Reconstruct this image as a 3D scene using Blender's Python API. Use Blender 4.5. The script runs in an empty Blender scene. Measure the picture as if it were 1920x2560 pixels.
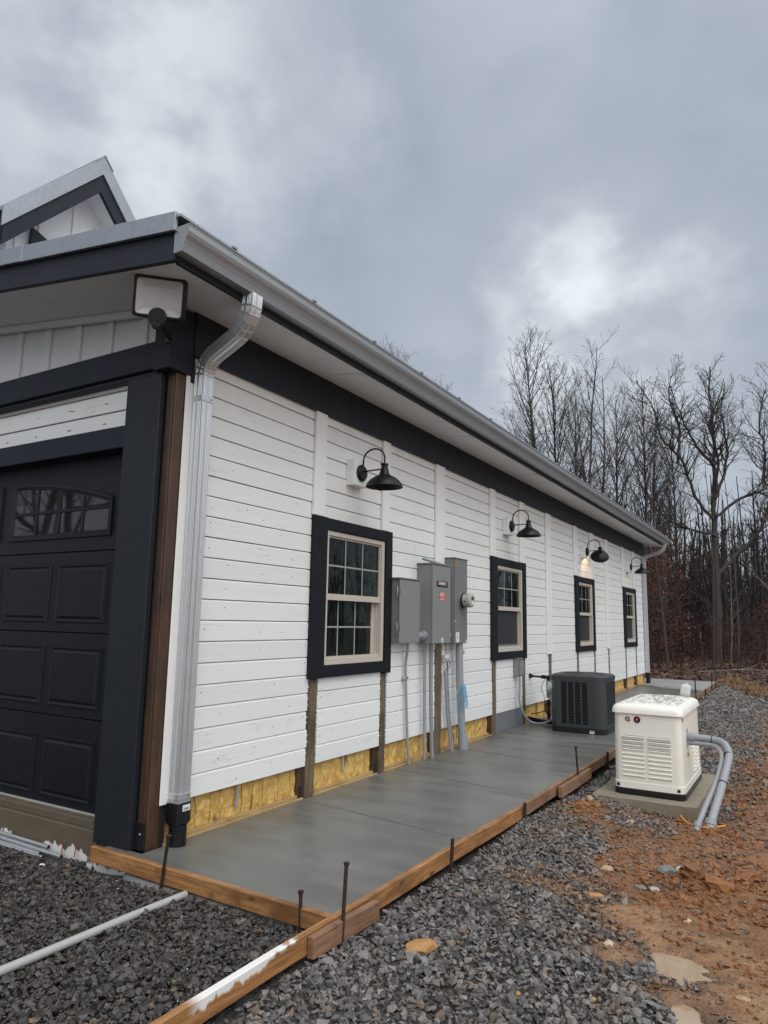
import bpy, bmesh, math, random
import numpy as np
from mathutils import Vector, Matrix
rad = math.radians
SC = bpy.context.scene
COL = SC.collection

# ------------------------------------------------------------------ camera
CAM = np.array([3.7695, -3.0834, 1.5]); YAW, PITCH, ROLL, FPX = 0.5377, 0.1545, 0.0183, 1755.753
def cam_axes():
    cy, sy, cp, sp = math.cos(YAW), math.sin(YAW), math.cos(PITCH), math.sin(PITCH)
    f = Vector((-sy*cp, cy*cp, sp)); r = Vector((cy, sy, 0)); u = r.cross(f)
    c, s = math.cos(ROLL), math.sin(ROLL)
    return c*r+s*u, -s*r+c*u, f
_r, _u, _f = cam_axes()
cd = bpy.data.cameras.new('camera'); cam = bpy.data.objects.new('camera', cd); COL.objects.link(cam)
cd.sensor_fit = 'VERTICAL'; cd.sensor_height = 36; cd.sensor_width = 27; cd.lens = FPX*36/2560
cd.clip_start = 0.05; cd.clip_end = 2000
m = Matrix((_r, _u, -_f)).transposed().to_4x4(); m.translation = Vector(CAM); cam.matrix_world = m
SC.camera = cam

# ------------------------------------------------------------------ node helper
class NT:
    def __init__(s, nt): s.t = nt; s.L = nt.links
    def n(s, typ, ins=None, **kw):
        nd = s.t.nodes.new(typ)
        for k, v in kw.items(): setattr(nd, k, v)
        for k, v in (ins or {}).items(): s.set(nd.inputs[k], v)
        return nd
    def set(s, sock, v):
        if hasattr(v, 'is_output'): s.L.new(v, sock)
        elif isinstance(v, (tuple, list)) and len(v) == 3 and sock.type == 'RGBA': sock.default_value = (*v, 1)
        else: sock.default_value = v
    def m(s, op, a, b=0.0, c=None, clamp=False):
        nd = s.n('ShaderNodeMath', operation=op, use_clamp=clamp); s.set(nd.inputs[0], a); s.set(nd.inputs[1], b)
        if c is not None: s.set(nd.inputs[2], c)
        return nd.outputs[0]
    def mix(s, f, a, b, bt='MIX'):
        nd = s.n('ShaderNodeMix', data_type='RGBA', blend_type=bt); s.set(nd.inputs[0], f); s.set(nd.inputs[6], a); s.set(nd.inputs[7], b)
        return nd.outputs[2]
    def ss(s, x, lo, hi, a=0.0, b=1.0):
        nd = s.n('ShaderNodeMapRange', interpolation_type='SMOOTHSTEP'); s.set(nd.inputs[0], x)
        for i, v in enumerate((lo, hi, a, b)): s.set(nd.inputs[i+1], v)
        return nd.outputs[0]
    def noise(s, vec, scale, detail=3, rough=.55, dist=0.0):
        nd = s.n('ShaderNodeTexNoise', {'Vector': vec, 'Scale': scale, 'Detail': detail, 'Roughness': rough, 'Distortion': dist})
        return nd.outputs[0]
    def mapv(s, vec, sc=(1, 1, 1), loc=(0, 0, 0)):
        return s.n('ShaderNodeMapping', {'Vector': vec, 'Scale': sc, 'Location': loc}).outputs[0]
    def obj(s): return s.n('ShaderNodeTexCoord').outputs['Object']
    def pos(s): return s.n('ShaderNodeNewGeometry').outputs['Position']
    def xyz(s, v): return s.n('ShaderNodeSeparateXYZ', {0: v}).outputs
    def isl(s): return s.n('ShaderNodeNewGeometry').outputs['Random Per Island']
    def ramp(s, f, stops):
        nd = s.n('ShaderNodeValToRGB'); e = nd.color_ramp.elements
        while len(e) < len(stops): e.new(0.5)
        for el, (p, c) in zip(e, stops): el.position = p; el.color = (*c, 1)
        s.set(nd.inputs[0], f); return nd.outputs[0]
    def bump(s, h, strength=.3, dist=.01):
        return s.n('ShaderNodeBump', {'Height': h, 'Strength': strength, 'Distance': dist}).outputs[0]

# ------------------------------------------------------------------ world: overcast sky
SUN_EL, SUN_AZ = 52, 125          # azimuth measured from +Y towards +X
w = bpy.data.worlds.new('World'); SC.world = w; w.use_nodes = True
nt = w.node_tree; nt.nodes.clear(); N = NT(nt)
sky = N.n('ShaderNodeTexSky', sky_type='NISHITA', sun_disc=False, sun_elevation=rad(SUN_EL), sun_rotation=rad(SUN_AZ), air_density=1.0, dust_density=4.0)
bg1 = N.n('ShaderNodeBackground', {'Color': sky.outputs[0], 'Strength': 0.08})
D = N.n('ShaderNodeTexCoord').outputs['Generated']
x_, y_, z_ = N.xyz(D)
den = N.m('ADD', N.m('MAXIMUM', z_, 0.0), 0.28)
cp = N.n('ShaderNodeCombineXYZ', {0: N.m('DIVIDE', x_, den), 1: N.m('DIVIDE', y_, den), 2: z_}).outputs[0]
n1 = N.noise(cp, 1.25, 4, .5, .5); n2 = N.noise(N.mapv(cp, (1, 1, 1), (7.3, 2.1, 0)), 3.4, 4, .52, .4)
n3 = N.noise(N.mapv(cp, (1, 1, 1), (3.3, 9.1, 0)), 8.0, 3, .5, .3)
warp = N.n('ShaderNodeTexNoise', {'Vector': D, 'Scale': 6.0, 'Detail': 4.0, 'Roughness': .6})
wv = N.n('ShaderNodeVectorMath', {0: warp.outputs['Color'], 1: (0.5, 0.5, 0.5)}, operation='SUBTRACT').outputs[0]
wv = N.n('ShaderNodeVectorMath', {0: wv, 'Scale': 0.26}, operation='SCALE').outputs[0]
DW = N.n('ShaderNodeVectorMath', {0: D, 1: wv}, operation='ADD').outputs[0]
DW = N.n('ShaderNodeVectorMath', {0: DW}, operation='NORMALIZE').outputs[0]
val = N.m('ADD', N.m('MULTIPLY', N.m('SUBTRACT', n1, .5), .06), N.m('MULTIPLY', N.m('SUBTRACT', n2, .5), .085))
val = N.m('ADD', val, N.m('MULTIPLY', N.m('SUBTRACT', n3, .5), .045))
val = N.m('ADD', val, .475)
wisp = N.noise(N.mapv(D, (1, 1, 1.4), (1.7, 4.4, 2.2)), 7.0, 4, .5, 0.0)
for d, wdt, amp in (((-.235, .872, .425), 5.5, .10), ((-.20, .905, .37), 6, .11), ((-.16, .86, .485), 5, .09), ((-.29, .865, .41), 4, .07), ((-.245, .70, .67), 6, .07), ((-.569, .554, .608), 8, .13), ((-.722, .431, .541), 12, .12),
                    ((-.426, .724, .543), 10, -.03), ((-.056, .848, .527), 13, -.045), ((-.64, .35, .69), 11, .02), ((-.211, .90, .30), 14, .07)):
    dp = N.n('ShaderNodeVectorMath', {0: DW, 1: Vector(d).normalized()}, operation='DOT_PRODUCT').outputs['Value']
    val = N.m('ADD', val, N.m('MULTIPLY', N.ss(dp, math.cos(rad(wdt*1.7)), math.cos(rad(wdt*.1)), 0.0, amp), N.ss(wisp, .34, .62, .25, 1.3)))
# sky brightened out of view, overhead and towards the sun, to light the walls
zen = N.ss(z_, .74, .99, 0.0, 1.0)
SD = Vector((math.sin(rad(SUN_AZ))*math.cos(rad(SUN_EL)), math.cos(rad(SUN_AZ))*math.cos(rad(SUN_EL)), math.sin(rad(SUN_EL))))
sd = N.n('ShaderNodeVectorMath', {0: D, 1: SD}, operation='DOT_PRODUCT').outputs['Value']
boost = N.m('ADD', N.m('MULTIPLY', zen, 1.0), N.ss(sd, .1, 1.0, 0.0, 2.2))
tint = N.mix(N.ss(val, .40, .75), (0.875, .99, 1.15), (0.93, 1.0, 1.08))
tint = N.mix(N.ss(boost, 0, .8), tint, (.97, .985, 1.0))
val = N.m('MULTIPLY', val, N.m('ADD', 1.0, boost))
clouds = N.mix(1.0, tint, N.n('ShaderNodeCombineXYZ', {0: val, 1: val, 2: val}).outputs[0], 'MULTIPLY')
bg2 = N.n('ShaderNodeBackground', {'Color': clouds, 'Strength': 1.0})
mx = N.n('ShaderNodeMixShader', {0: 0.95, 1: bg1.outputs[0], 2: bg2.outputs[0]})
N.L.new(mx.outputs[0], N.n('ShaderNodeOutputWorld').inputs[0])

sl = bpy.data.lights.new('sun', 'SUN'); sl.energy = 1.0; sl.angle = rad(40); sl.color = (1, .97, .93)
so = bpy.data.objects.new('sun', sl); COL.objects.link(so); so.rotation_euler = (-SD).to_track_quat('-Z', 'Y').to_euler()
vs = SC.view_settings; vs.view_transform = 'Standard'; vs.look = 'None'; vs.exposure = 0; vs.gamma = 1; vs.use_curve_mapping = False
SC.cycles.max_bounces = 6; SC.cycles.diffuse_bounces = 3; SC.cycles.use_denoising = True

# ------------------------------------------------------------------ materials
def mat(name, fn):
    mt = bpy.data.materials.new(name); mt.use_nodes = True; nt = mt.node_tree; nt.nodes.clear(); N = NT(nt)
    b = N.n('ShaderNodeBsdfPrincipled'); o = N.n('ShaderNodeOutputMaterial'); N.L.new(b.outputs[0], o.inputs[0])
    for k, v in fn(N).items(): N.set(b.inputs[k], v)
    return mt
def plain(name, col, rough=.6, metal=0.0, var=.12, vs=6, bump=0.0, bs=60, st=(1, 1, 1), rv=.1, spec=.5):
    """painted or moulded surface: slight mottling, roughness variation and optional grain"""
    def f(N):
        o = N.obj(); a = N.noise(N.mapv(o, st), vs, 4, .6)
        k = N.m('ADD', 1-var, N.m('MULTIPLY', a, 2*var))
        d = dict()
        d['Base Color'] = N.mix(1.0, col, N.n('ShaderNodeCombineXYZ', {0: k, 1: k, 2: k}).outputs[0], 'MULTIPLY')
        d['Roughness'] = N.m('ADD', rough-rv, N.m('MULTIPLY', N.noise(o, vs*3, 3), 2*rv))
        d['Metallic'] = metal; d['Specular IOR Level'] = spec
        if bump: d['Normal'] = N.bump(N.noise(N.mapv(o, st), bs, 4, .65), bump, .004)
        return d
    return mat(name, f)
def wood(name, c1, c2, rough=.65, axis=2, bump=.35, knots=True):
    def f(N):
        o = N.obj(); st = [14, 14, 14]; st[axis] = .9
        g = N.noise(N.mapv(o, st), 3.0, 6, .65, 1.2); big = N.noise(o, 2.2, 3)
        fine = N.noise(N.mapv(o, [v*4 for v in st]), 3.0, 3, .6)
        c = N.mix(N.ss(g, .3, .72), c1, c2); c = N.mix(N.ss(big, .48, .72, 0, .8), c, tuple(v*.6 for v in c1)); c = N.mix(N.ss(N.noise(o, 9, 4), .58, .7, 0, .45), c, tuple(v*.45 for v in c1))
        if knots:
            st2 = [5, 5, 5]; st2[axis] = 1.6
            v = N.n('ShaderNodeTexVoronoi', {'Vector': N.mapv(o, st2), 'Scale': 1.4}).outputs[0]
            c = N.mix(N.ss(v, .05, .12, .75, 0.0), c, tuple(v*.3 for v in c1))
        return {'Base Color': c, 'Roughness': rough, 'Normal': N.bump(N.m('ADD', g, fine), bump, .003)}
    return mat(name, f)
def siding(axis_y=True):
    def f(N):
        o = N.pos(); st = (1, .55, 16) if axis_y else (.55, 1, 16)
        g = N.noise(N.mapv(o, st), 2.2, 6, .6, .8); big = N.noise(N.mapv(o, (1, .6, 3)), 1.1, 3)
        r = N.m('ADD', .955, N.m('MULTIPLY', N.isl(), .07))
        k = N.m('MULTIPLY', r, N.m('ADD', .93, N.m('MULTIPLY', g, .10)))
        c = N.mix(1.0, (.785, .81, .81), N.n('ShaderNodeCombineXYZ', {0: k, 1: k, 2: k}).outputs[0], 'MULTIPLY')
        c = N.mix(N.ss(big, .5, .8, 0, .16), c, (.60, .58, .54))
        ck = N.noise(N.mapv(o, (1, .8, 11) if axis_y else (.8, 1, 11), (3, 5, 1)), 1.9, 5, .55, .6)
        ln = N.ss(N.m('ABSOLUTE', N.m('SUBTRACT', ck, .5)), .0015, .006, 1.0, 0.0)
        msk = N.ss(N.noise(N.mapv(o, (1, 1.1, 4) if axis_y else (1.1, 1, 4), (9, 2, 4)), 1.7, 3), .55, .66)
        c = N.mix(N.m('MULTIPLY', ln, N.m('MULTIPLY', msk, .75)), c, (.22, .20, .18))
        return {'Base Color': c, 'Roughness': .5, 'Normal': N.bump(N.m('ADD', g, N.m('MULTIPLY', ln, -.4)), .22, .004)}
    return f
M = {}
M['siding'] = mat('white_siding_paint', siding(True)); M['siding_front'] = mat('white_front_paint', siding(False))
M['white'] = plain('white_trim_paint', (.785, .80, .795), .5, 0, .05, 9, .12, 40, (2, 2, .3))
M['soffit'] = plain('soffit_paint', (.72, .745, .77), .6, 0, .05, 5)
M['black'] = plain('blue_black_paint', (.012, .0165, .026), .55, 0, .25, 5, .5, 30, (1.5, 6, 6), spec=.34)
M['blackv'] = plain('blue_black_board_paint', (.010, .0135, .020), .5, 0, .3, 5, .6, 26, (9, 9, .5), spec=.4)
M['casing'] = plain('black_casing_paint', (.007, .009, .014), .55, 0, .3, 7, .35, 30, (4, 4, 1), spec=.25)
M['door'] = plain('garage_door_paint', (.0035, .005, .009), .42, 0, .25, 8, .55, 26, (.8, 4, 6), spec=.38)
M['dark'] = plain('dark_void', (.012, .011, .011), .9)
M['dirty'] = plain('nail_dark', (.03, .028, .026), .8)
M['post'] = wood('stained_post_wood', (.042, .021, .012), (.090, .046, .025), .45, 2)
M['rough_post'] = wood('raw_post_wood', (.085, .060, .038), (.20, .145, .09), .85, 2, .8)
M['form'] = wood('wet_form_lumber', (.20, .090, .032), (.45, .225, .085), .5, 1, .3)
M['formx'] = wood('wet_form_lumber_cross', (.20, .090, .032), (.45, .225, .085), .5, 0, .3)
M['form_old'] = wood('weathered_lumber', (.17, .09, .05), (.30, .17, .10), .6, 1, .5)
M['sill_wood'] = wood('sill_wood', (.30, .20, .09), (.46, .33, .15), .6, 1, .4)
def galv(base, rough, name, st=(1, 1, 1)):
    def f(N):
        o = N.obj(); v = N.n('ShaderNodeTexVoronoi', {'Vector': N.mapv(o, st), 'Scale': 34.0, 'Randomness': 1.0}).outputs['Color']
        a = N.noise(o, 3, 4); b = N.xyz(v)[0]; k = N.m('ADD', .82, N.m('ADD', N.m('MULTIPLY', a, .24), N.m('MULTIPLY', b, .12)))
        return {'Base Color': N.mix(1.0, base, N.n('ShaderNodeCombineXYZ', {0: k, 1: k, 2: k}).outputs[0], 'MULTIPLY'), 'Metallic': .75,
                'Roughness': N.m('ADD', rough-.08, N.m('MULTIPLY', N.noise(o, 14, 3), .2)), 'Normal': N.bump(a, .08, .01)}
    return mat(name, f)
M['galv'] = galv((.36, .39, .43), .50, 'galvanised_trim'); M['gutter'] = plain('gutter_metal', (.33, .345, .36), .46, .7, .07, 3, .04, 120); M['pipe_metal'] = plain('downspout_metal', (.62, .64, .67), .36, .8, .07, 3, .03, 200)
M['emt'] = galv((.62, .63, .65), .28, 'steel_tube', (1, 20, 20))
M['steel'] = plain('screw_steel', (.5, .5, .5), .35, .9)
M['boxgrey'] = plain('cabinet_grey_paint', (.215, .225, .225), .42, 0, .05, 4, .05, 300, spec=.5)
M['boxgrey2'] = plain('meter_cabinet_grey', (.165, .178, .185), .42, 0, .05, 4, .05, 300)
M['boxside'] = plain('cabinet_seam', (.12, .125, .125), .5)
M['pvc'] = plain('grey_pvc', (.27, .285, .31), .4, 0, .06, 8)
M['pvc_dirty'] = plain('weathered_pvc', (.36, .37, .36), .5, 0, .1, 8)
M['lamp'] = plain('lamp_black_enamel', (.005, .006, .010), .42, 0, .1, 10, spec=.3)
M['plastic_black'] = plain('black_plastic', (.010, .010, .013), .32, 0, .1, 8)
M['rust'] = plain('rusty_steel', (.040, .022, .017), .75, .3, .45, 30, .5, 120)
M['beige'] = plain('beige_vinyl', (.52, .48, .42), .42, 0, .04, 6)
M['grid'] = plain('muntin_grey', (.30, .33, .32), .4)
def glassf(N):
    o = N.pos(); a = N.noise(N.mapv(o, (1, 2.2, 1.0)), 1.6, 5, .6, 1.0)
    drip = N.noise(N.mapv(o, (1, 26, 2)), 3, 3)
    c = N.mix(N.ss(a, .45, .75), (.004, .007, .006), (.016, .034, .027))
    return {'Base Color': c, 'Roughness': N.ss(drip, .5, .8, .015, .07), 'Specular IOR Level': .33}
M['glass'] = mat('dark_window_glass', glassf)
M['doorglass'] = plain('garage_glass', (.010, .011, .012), .03, 0, .1, 5, rv=.01, spec=1.0)
M['screen'] = plain('insect_screen', (.020, .022, .026), .55)
M['screenframe'] = plain('screen_frame_grey', (.16, .16, .16), .5)
def foamf(N):
    o = N.pos(); a = N.noise(N.mapv(o, (1, 1, 1.0)), 6, 3, .5, 2.4); b = N.noise(o, 22, 3, .5, 1.0)
    rg = N.m('ABSOLUTE', N.m('SUBTRACT', N.noise(N.mapv(o, (1, 1, 1)), 4.5, 3, .5, 3.0), .5))
    z = N.xyz(o)[2]
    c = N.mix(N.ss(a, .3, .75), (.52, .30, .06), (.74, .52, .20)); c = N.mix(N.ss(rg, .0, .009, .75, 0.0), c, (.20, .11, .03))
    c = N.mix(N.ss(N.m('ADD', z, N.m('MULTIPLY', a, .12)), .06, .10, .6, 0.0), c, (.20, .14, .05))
    vst = N.noise(N.mapv(o, (1, 9, .6)), 2.4, 3); c = N.mix(N.ss(vst, .60, .72, 0, .55), c, (.27, .16, .06)); vl = N.noise(N.mapv(o, (1, 2.4, .22)), 1.1, 2, .4, .25); c = N.mix(N.ss(N.m('ABSOLUTE', N.m('SUBTRACT', vl, .5)), .002, .008, .8, 0), c, (.13, .07, .025))
    return {'Base Color': c, 'Roughness': .55, 'Normal': N.bump(N.m('ADD', a, N.m('MULTIPLY', b, .5)), .9, .02)}
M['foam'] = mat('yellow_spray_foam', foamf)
def concf(N):
    o = N.pos(); a = N.noise(o, .9, 4, .55, .4); b = N.noise(o, 7, 5, .6); br = N.noise(N.mapv(o, (2.2, 60, 1)), 2.0, 3, .6); fine = N.noise(o, 240, 2)
    str_ = N.noise(N.mapv(o, (.5, 3.0, 1)), 1.3, 4, .6, .4)
    k = N.m('ADD', N.m('MULTIPLY', a, .45), N.m('ADD', N.m('MULTIPLY', b, .16), N.m('MULTIPLY', str_, .5)))
    c = N.mix(N.ss(k, .35, .78), (.090, .091, .084), (.180, .182, .172))
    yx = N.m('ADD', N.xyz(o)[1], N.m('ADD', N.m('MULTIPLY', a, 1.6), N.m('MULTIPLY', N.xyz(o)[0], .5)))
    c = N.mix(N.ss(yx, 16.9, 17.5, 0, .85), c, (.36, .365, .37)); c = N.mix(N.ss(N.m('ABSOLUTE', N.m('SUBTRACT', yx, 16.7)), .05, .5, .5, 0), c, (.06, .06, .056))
    return {'Base Color': c, 'Roughness': N.ss(str_, .3, .75, .30, .48), 'Specular IOR Level': .5,
            'Normal': N.bump(N.m('ADD', br, N.m('MULTIPLY', fine, .4)), .06, .003)}
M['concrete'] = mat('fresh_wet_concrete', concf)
M['spill'] = plain('rough_concrete', (.16, .165, .16), .7, 0, .25, 14, 1.0, 40)
M['pad'] = plain('pad_concrete', (.235, .205, .155), .75, 0, .22, 9, .8, 50)
def sillf(N):
    o = N.pos(); x, y, z = N.xyz(o)
    j = N.noise(N.mapv(o, (1, 1, .35)), 13, 3, .7); big = N.noise(N.mapv(o, (1, 1, .2)), 3, 3)
    e = N.m('ADD', z, N.m('ADD', N.m('MULTIPLY', j, .20), N.m('MULTIPLY', big, .16)))
    c = N.mix(N.ss(e, .068, .076), (.66, .655, .63), N.mix(N.noise(o, 9, 3), (.085, .066, .043), (.135, .108, .075)))
    c = N.mix(N.ss(N.noise(N.mapv(o, (1, 1, .5)), 40, 3), .66, .72, 0, .7), c, (.10, .085, .065))
    return {'Base Color': c, 'Roughness': .6, 'Normal': N.bump(N.noise(o, 30, 4), .4, .006)}
M['sillpaint'] = mat('peeling_foundation_paint', sillf)
M['greypanel'] = plain('grey_flashing', (.165, .18, .20), .5, 0, .08, 5)
M['ac'] = plain('condenser_slate_paint', (.040, .047, .050), .45, 0, .1, 6, spec=.4)
M['acdark'] = plain('condenser_coil', (.003, .0035, .006), .7, spec=.1)
M['gen'] = plain('generator_cream_paint', (.79, .77, .70), .38, 0, .04, 4, .05, 200)
def lidf(N):
    o = N.pos(); a = N.noise(N.mapv(o, (2.6, 1.0, 1)), 7, 4, .55, 1.0); up = N.xyz(N.n('ShaderNodeNewGeometry').outputs['Normal'])[2]
    wet = N.m('MULTIPLY', N.ss(a, .47, .53), N.ss(up, .93, .99))
    return {'Base Color': N.mix(N.m('MULTIPLY', wet, .08), (.80, .79, .74), (.42, .41, .38)), 'Roughness': N.m('ADD', .42, N.m('MULTIPLY', wet, -.34)),
            'Normal': N.bump(N.ss(a, .44, .56), .12, .004)}
M['lid'] = mat('generator_wet_lid', lidf)
M['sticker'] = plain('white_sticker', (.72, .72, .70), .4); M['ink'] = plain('black_ink', (.015, .015, .015), .5)
M['red'] = plain('red_sticker', (.55, .015, .03), .4); M['yellow'] = plain('yellow_label', (.62, .36, .01), .45)
M['redlip'] = plain('warning_red', (.42, .03, .02), .4)
M['blue'] = plain('blue_cable', (.16, .42, .62), .45); M['orange'] = plain('orange_plastic', (.65, .25, .02), .5)
M['regulator'] = plain('regulator_grey', (.42, .44, .42), .45)
M['meterglass'] = plain('meter_dome', (.40, .40, .36), .08, 0, .1, 20)
M['reddark'] = plain('red_tape', (.40, .03, .03), .5)
def emis(name, col, st):
    return mat(name, lambda N: {'Base Color': col, 'Emission Color': col, 'Emission Strength': st})
M['redled'] = emis('red_status_light', (1, .03, .07), .9); M['bulb'] = emis('warm_bulb', (1, .72, .42), 14)
M['reflector'] = plain('flood_reflector', (.50, .505, .51), .4, 0, .05)
def barkf(c1, c2):
    def f(N):
        o = N.obj(); g = N.noise(N.mapv(o, (5, 5, .7)), 3.5, 4, .65)
        return {'Base Color': N.mix(g, c1, c2), 'Roughness': .85, 'Normal': N.bump(g, .7, .03)}
    return f
M['bark'] = mat('grey_brown_bark', barkf((.026, .022, .020), (.085, .073, .066)))
M['bark_far'] = mat('dark_far_bark', barkf((.016, .013, .012), (.048, .040, .036)))
M['bark_oak'] = mat('dark_oak_bark', barkf((.026, .023, .021), (.075, .066, .060)))
M['bark_pale'] = mat('pale_bark', barkf((.10, .09, .08), (.24, .22, .20)))
M['bark_red'] = mat('reddish_brush_bark', barkf((.030, .014, .011), (.075, .038, .030)))
M['rustleaf'] = mat('rust_beech_leaf', lambda N: {'Base Color': N.mix(N.isl(), (.045, .014, .009), (.12, .045, .026)), 'Roughness': .7})
M['litter'] = mat('brown_leaf_litter', lambda N: {'Base Color': N.mix(N.isl(), (.045, .022, .014), (.17, .09, .05)), 'Roughness': .75})
M['drygrass'] = mat('dry_grass', lambda N: {'Base Color': N.mix(N.isl(), (.14, .075, .03), (.36, .23, .10)), 'Roughness': .8})
def stonef(lo, hi, tanc=.05):
    def f(N):
        o = N.pos(); r = N.isl(); a = N.noise(o, 55, 4, .6)
        k = N.m('ADD', N.m('MULTIPLY', r, .8), N.m('MULTIPLY', a, .35))
        c = N.mix(N.ss(k, .1, 1.1), lo, hi)
        t = N.m('FRACT', N.m('MULTIPLY', r, 37.3)); c = N.mix(N.ss(t, 1-tanc*1.4, 1-tanc, 0, .8), c, (.17, .115, .07))
        t2 = N.m('FRACT', N.m('MULTIPLY', r, 91.7)); c = N.mix(N.ss(t2, .55, .95, 0, .35), c, (.105, .085, .080))
        md = N.m('MULTIPLY', N.n('ShaderNodeAttribute', attribute_name='mud').outputs['Fac'], N.ss(N.m('ADD', N.noise(o, 16, 4), N.m('MULTIPLY', N.m('SUBTRACT', t2, .5), .35)), .35, .62, .15, .9))
        c = N.mix(md, c, N.mix(a, (.15, .072, .030), (.24, .135, .068)))
        return {'Base Color': c, 'Roughness': N.m('ADD', .32, N.m('MULTIPLY', a, .35)), 'Normal': N.bump(N.noise(o, 160, 3), .35, .003)}
    return f
M['stone_dark'] = mat('wet_dark_gravel', stonef((.012, .011, .0105), (.080, .074, .067), .02)); M['stone'] = mat('grey_gravel', stonef((.035, .033, .032), (.20, .191, .18), .05))
M['clod'] = mat('orange_clay', lambda N: {'Base Color': N.mix(N.m('ADD', N.m('MULTIPLY', N.isl(), .7), N.m('MULTIPLY', N.noise(N.pos(), 30, 4), .4)), (.12, .043, .014), (.32, .13, .042)), 'Roughness': .5,
                                          'Normal': N.bump(N.noise(N.pos(), 70, 5, .7), 1.0, .01)})
def rockf(c): return lambda N: {'Base Color': N.mix(N.noise(N.pos(), 18, 5, .65), tuple(v*.6 for v in c), tuple(min(1, v*1.3) for v in c)), 'Roughness': .55, 'Normal': N.bump(N.noise(N.pos(), 60, 5, .65), .7, .008)}
for nm, c in (('slate', (.17, .185, .17)), ('ochre', (.42, .22, .08)), ('tan', (.42, .28, .15)), ('cream', (.55, .45, .30)), ('paper', (.75, .74, .72)), ('palegrey', (.36, .37, .36))): M['rock_'+nm] = mat('rock_'+nm, rockf(c))
def groundf(N):
    o = N.pos(); mud = N.n('ShaderNodeAttribute', attribute_name='mud').outputs['Fac']; frs = N.n('ShaderNodeAttribute', attribute_name='forest').outputs['Fac']
    a = N.noise(o, 1.7, 5, .6, .6); b = N.noise(o, 12, 5, .65, .4); d = N.noise(o, 70, 4, .6)
    gv = N.mix(N.ss(d, .35, .7), (.018, .017, .016), (.070, .066, .062))
    heap = N.n('ShaderNodeAttribute', attribute_name='wet').outputs['Fac']; yy_ = N.xyz(o)[1]
    md = N.mix(N.ss(a, .36, .66), (.225, .098, .036), (.33, .18, .088)); md = N.mix(N.ss(b, .45, .7, 0, .8), md, (.38, .235, .12))
    md = N.mix(N.ss(N.m('ADD', yy_, N.m('MULTIPLY', a, .9)), 2.05, 2.55, 0, .75), md, (.245, .094, .030))
    md = N.mix(N.ss(N.noise(o, 26, 4), .54, .66, 0, .75), md, (.105, .055, .028)); md = N.mix(N.ss(N.noise(o, 110, 3), .55, .62, 0, .7), md, (.07, .045, .03))
    md = N.mix(N.m('MULTIPLY', heap, .38), md, (.10, .052, .026))
    fl = N.mix(b, (.030, .016, .011), (.105, .055, .034)); fl = N.mix(N.ss(a, .5, .7, 0, .5), fl, (.13, .08, .045))
    c = N.mix(mud, gv, md); c = N.mix(frs, c, fl)
    wet = N.ss(a, .35, .7, .12, .48)
    return {'Base Color': c, 'Roughness': N.m('SUBTRACT', N.m('ADD', wet, N.m('MULTIPLY', b, .2)), N.m('MULTIPLY', heap, .2)), 'Normal': N.bump(N.m('ADD', N.m('MULTIPLY', b, .7), N.m('MULTIPLY', d, .5)), .8, .02)}
M['ground'] = mat('mud_and_gravel_ground', groundf)
M['puddle'] = mat('muddy_water', lambda N: {'Base Color': N.mix(N.noise(N.pos(), 4, 3), (.28, .185, .105), (.44, .34, .235)), 'Roughness': .03, 'Specular IOR Level': .7})
def paintedform(N):
    o = N.pos(); x, y, z = N.xyz(o); st = (14, .9, 14)
    g = N.noise(N.mapv(o, st), 3.0, 6, .65, 1.2); c = N.mix(N.ss(g, .3, .72), (.20, .090, .032), (.45, .225, .085))
    j = N.noise(N.mapv(o, (2, 3.2, .7)), 3.6, 6, .62, .9)
    zone = N.m('MULTIPLY', N.ss(y, -.90, -.80), N.ss(N.m('ADD', y, N.m('MULTIPLY', j, .08)), -.19, -.15, 1.0, 0.0))
    drip = N.ss(N.m('ADD', z, N.m('MULTIPLY', j, -.14)), -.105, -.09)
    side = N.ss(N.m('ADD', N.m('MULTIPLY', N.m('SUBTRACT', -.16, y), .16), N.m('ADD', z, N.m('MULTIPLY', j, -.10))), -.035, -.015)
    return {'Base Color': N.mix(N.m('MULTIPLY', zone, N.m('MULTIPLY', side, drip)), c, (.74, .74, .72)), 'Roughness': .45, 'Normal': N.bump(g, .3, .003)}
M['form_painted'] = mat('paint_spattered_lumber', paintedform)

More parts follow.
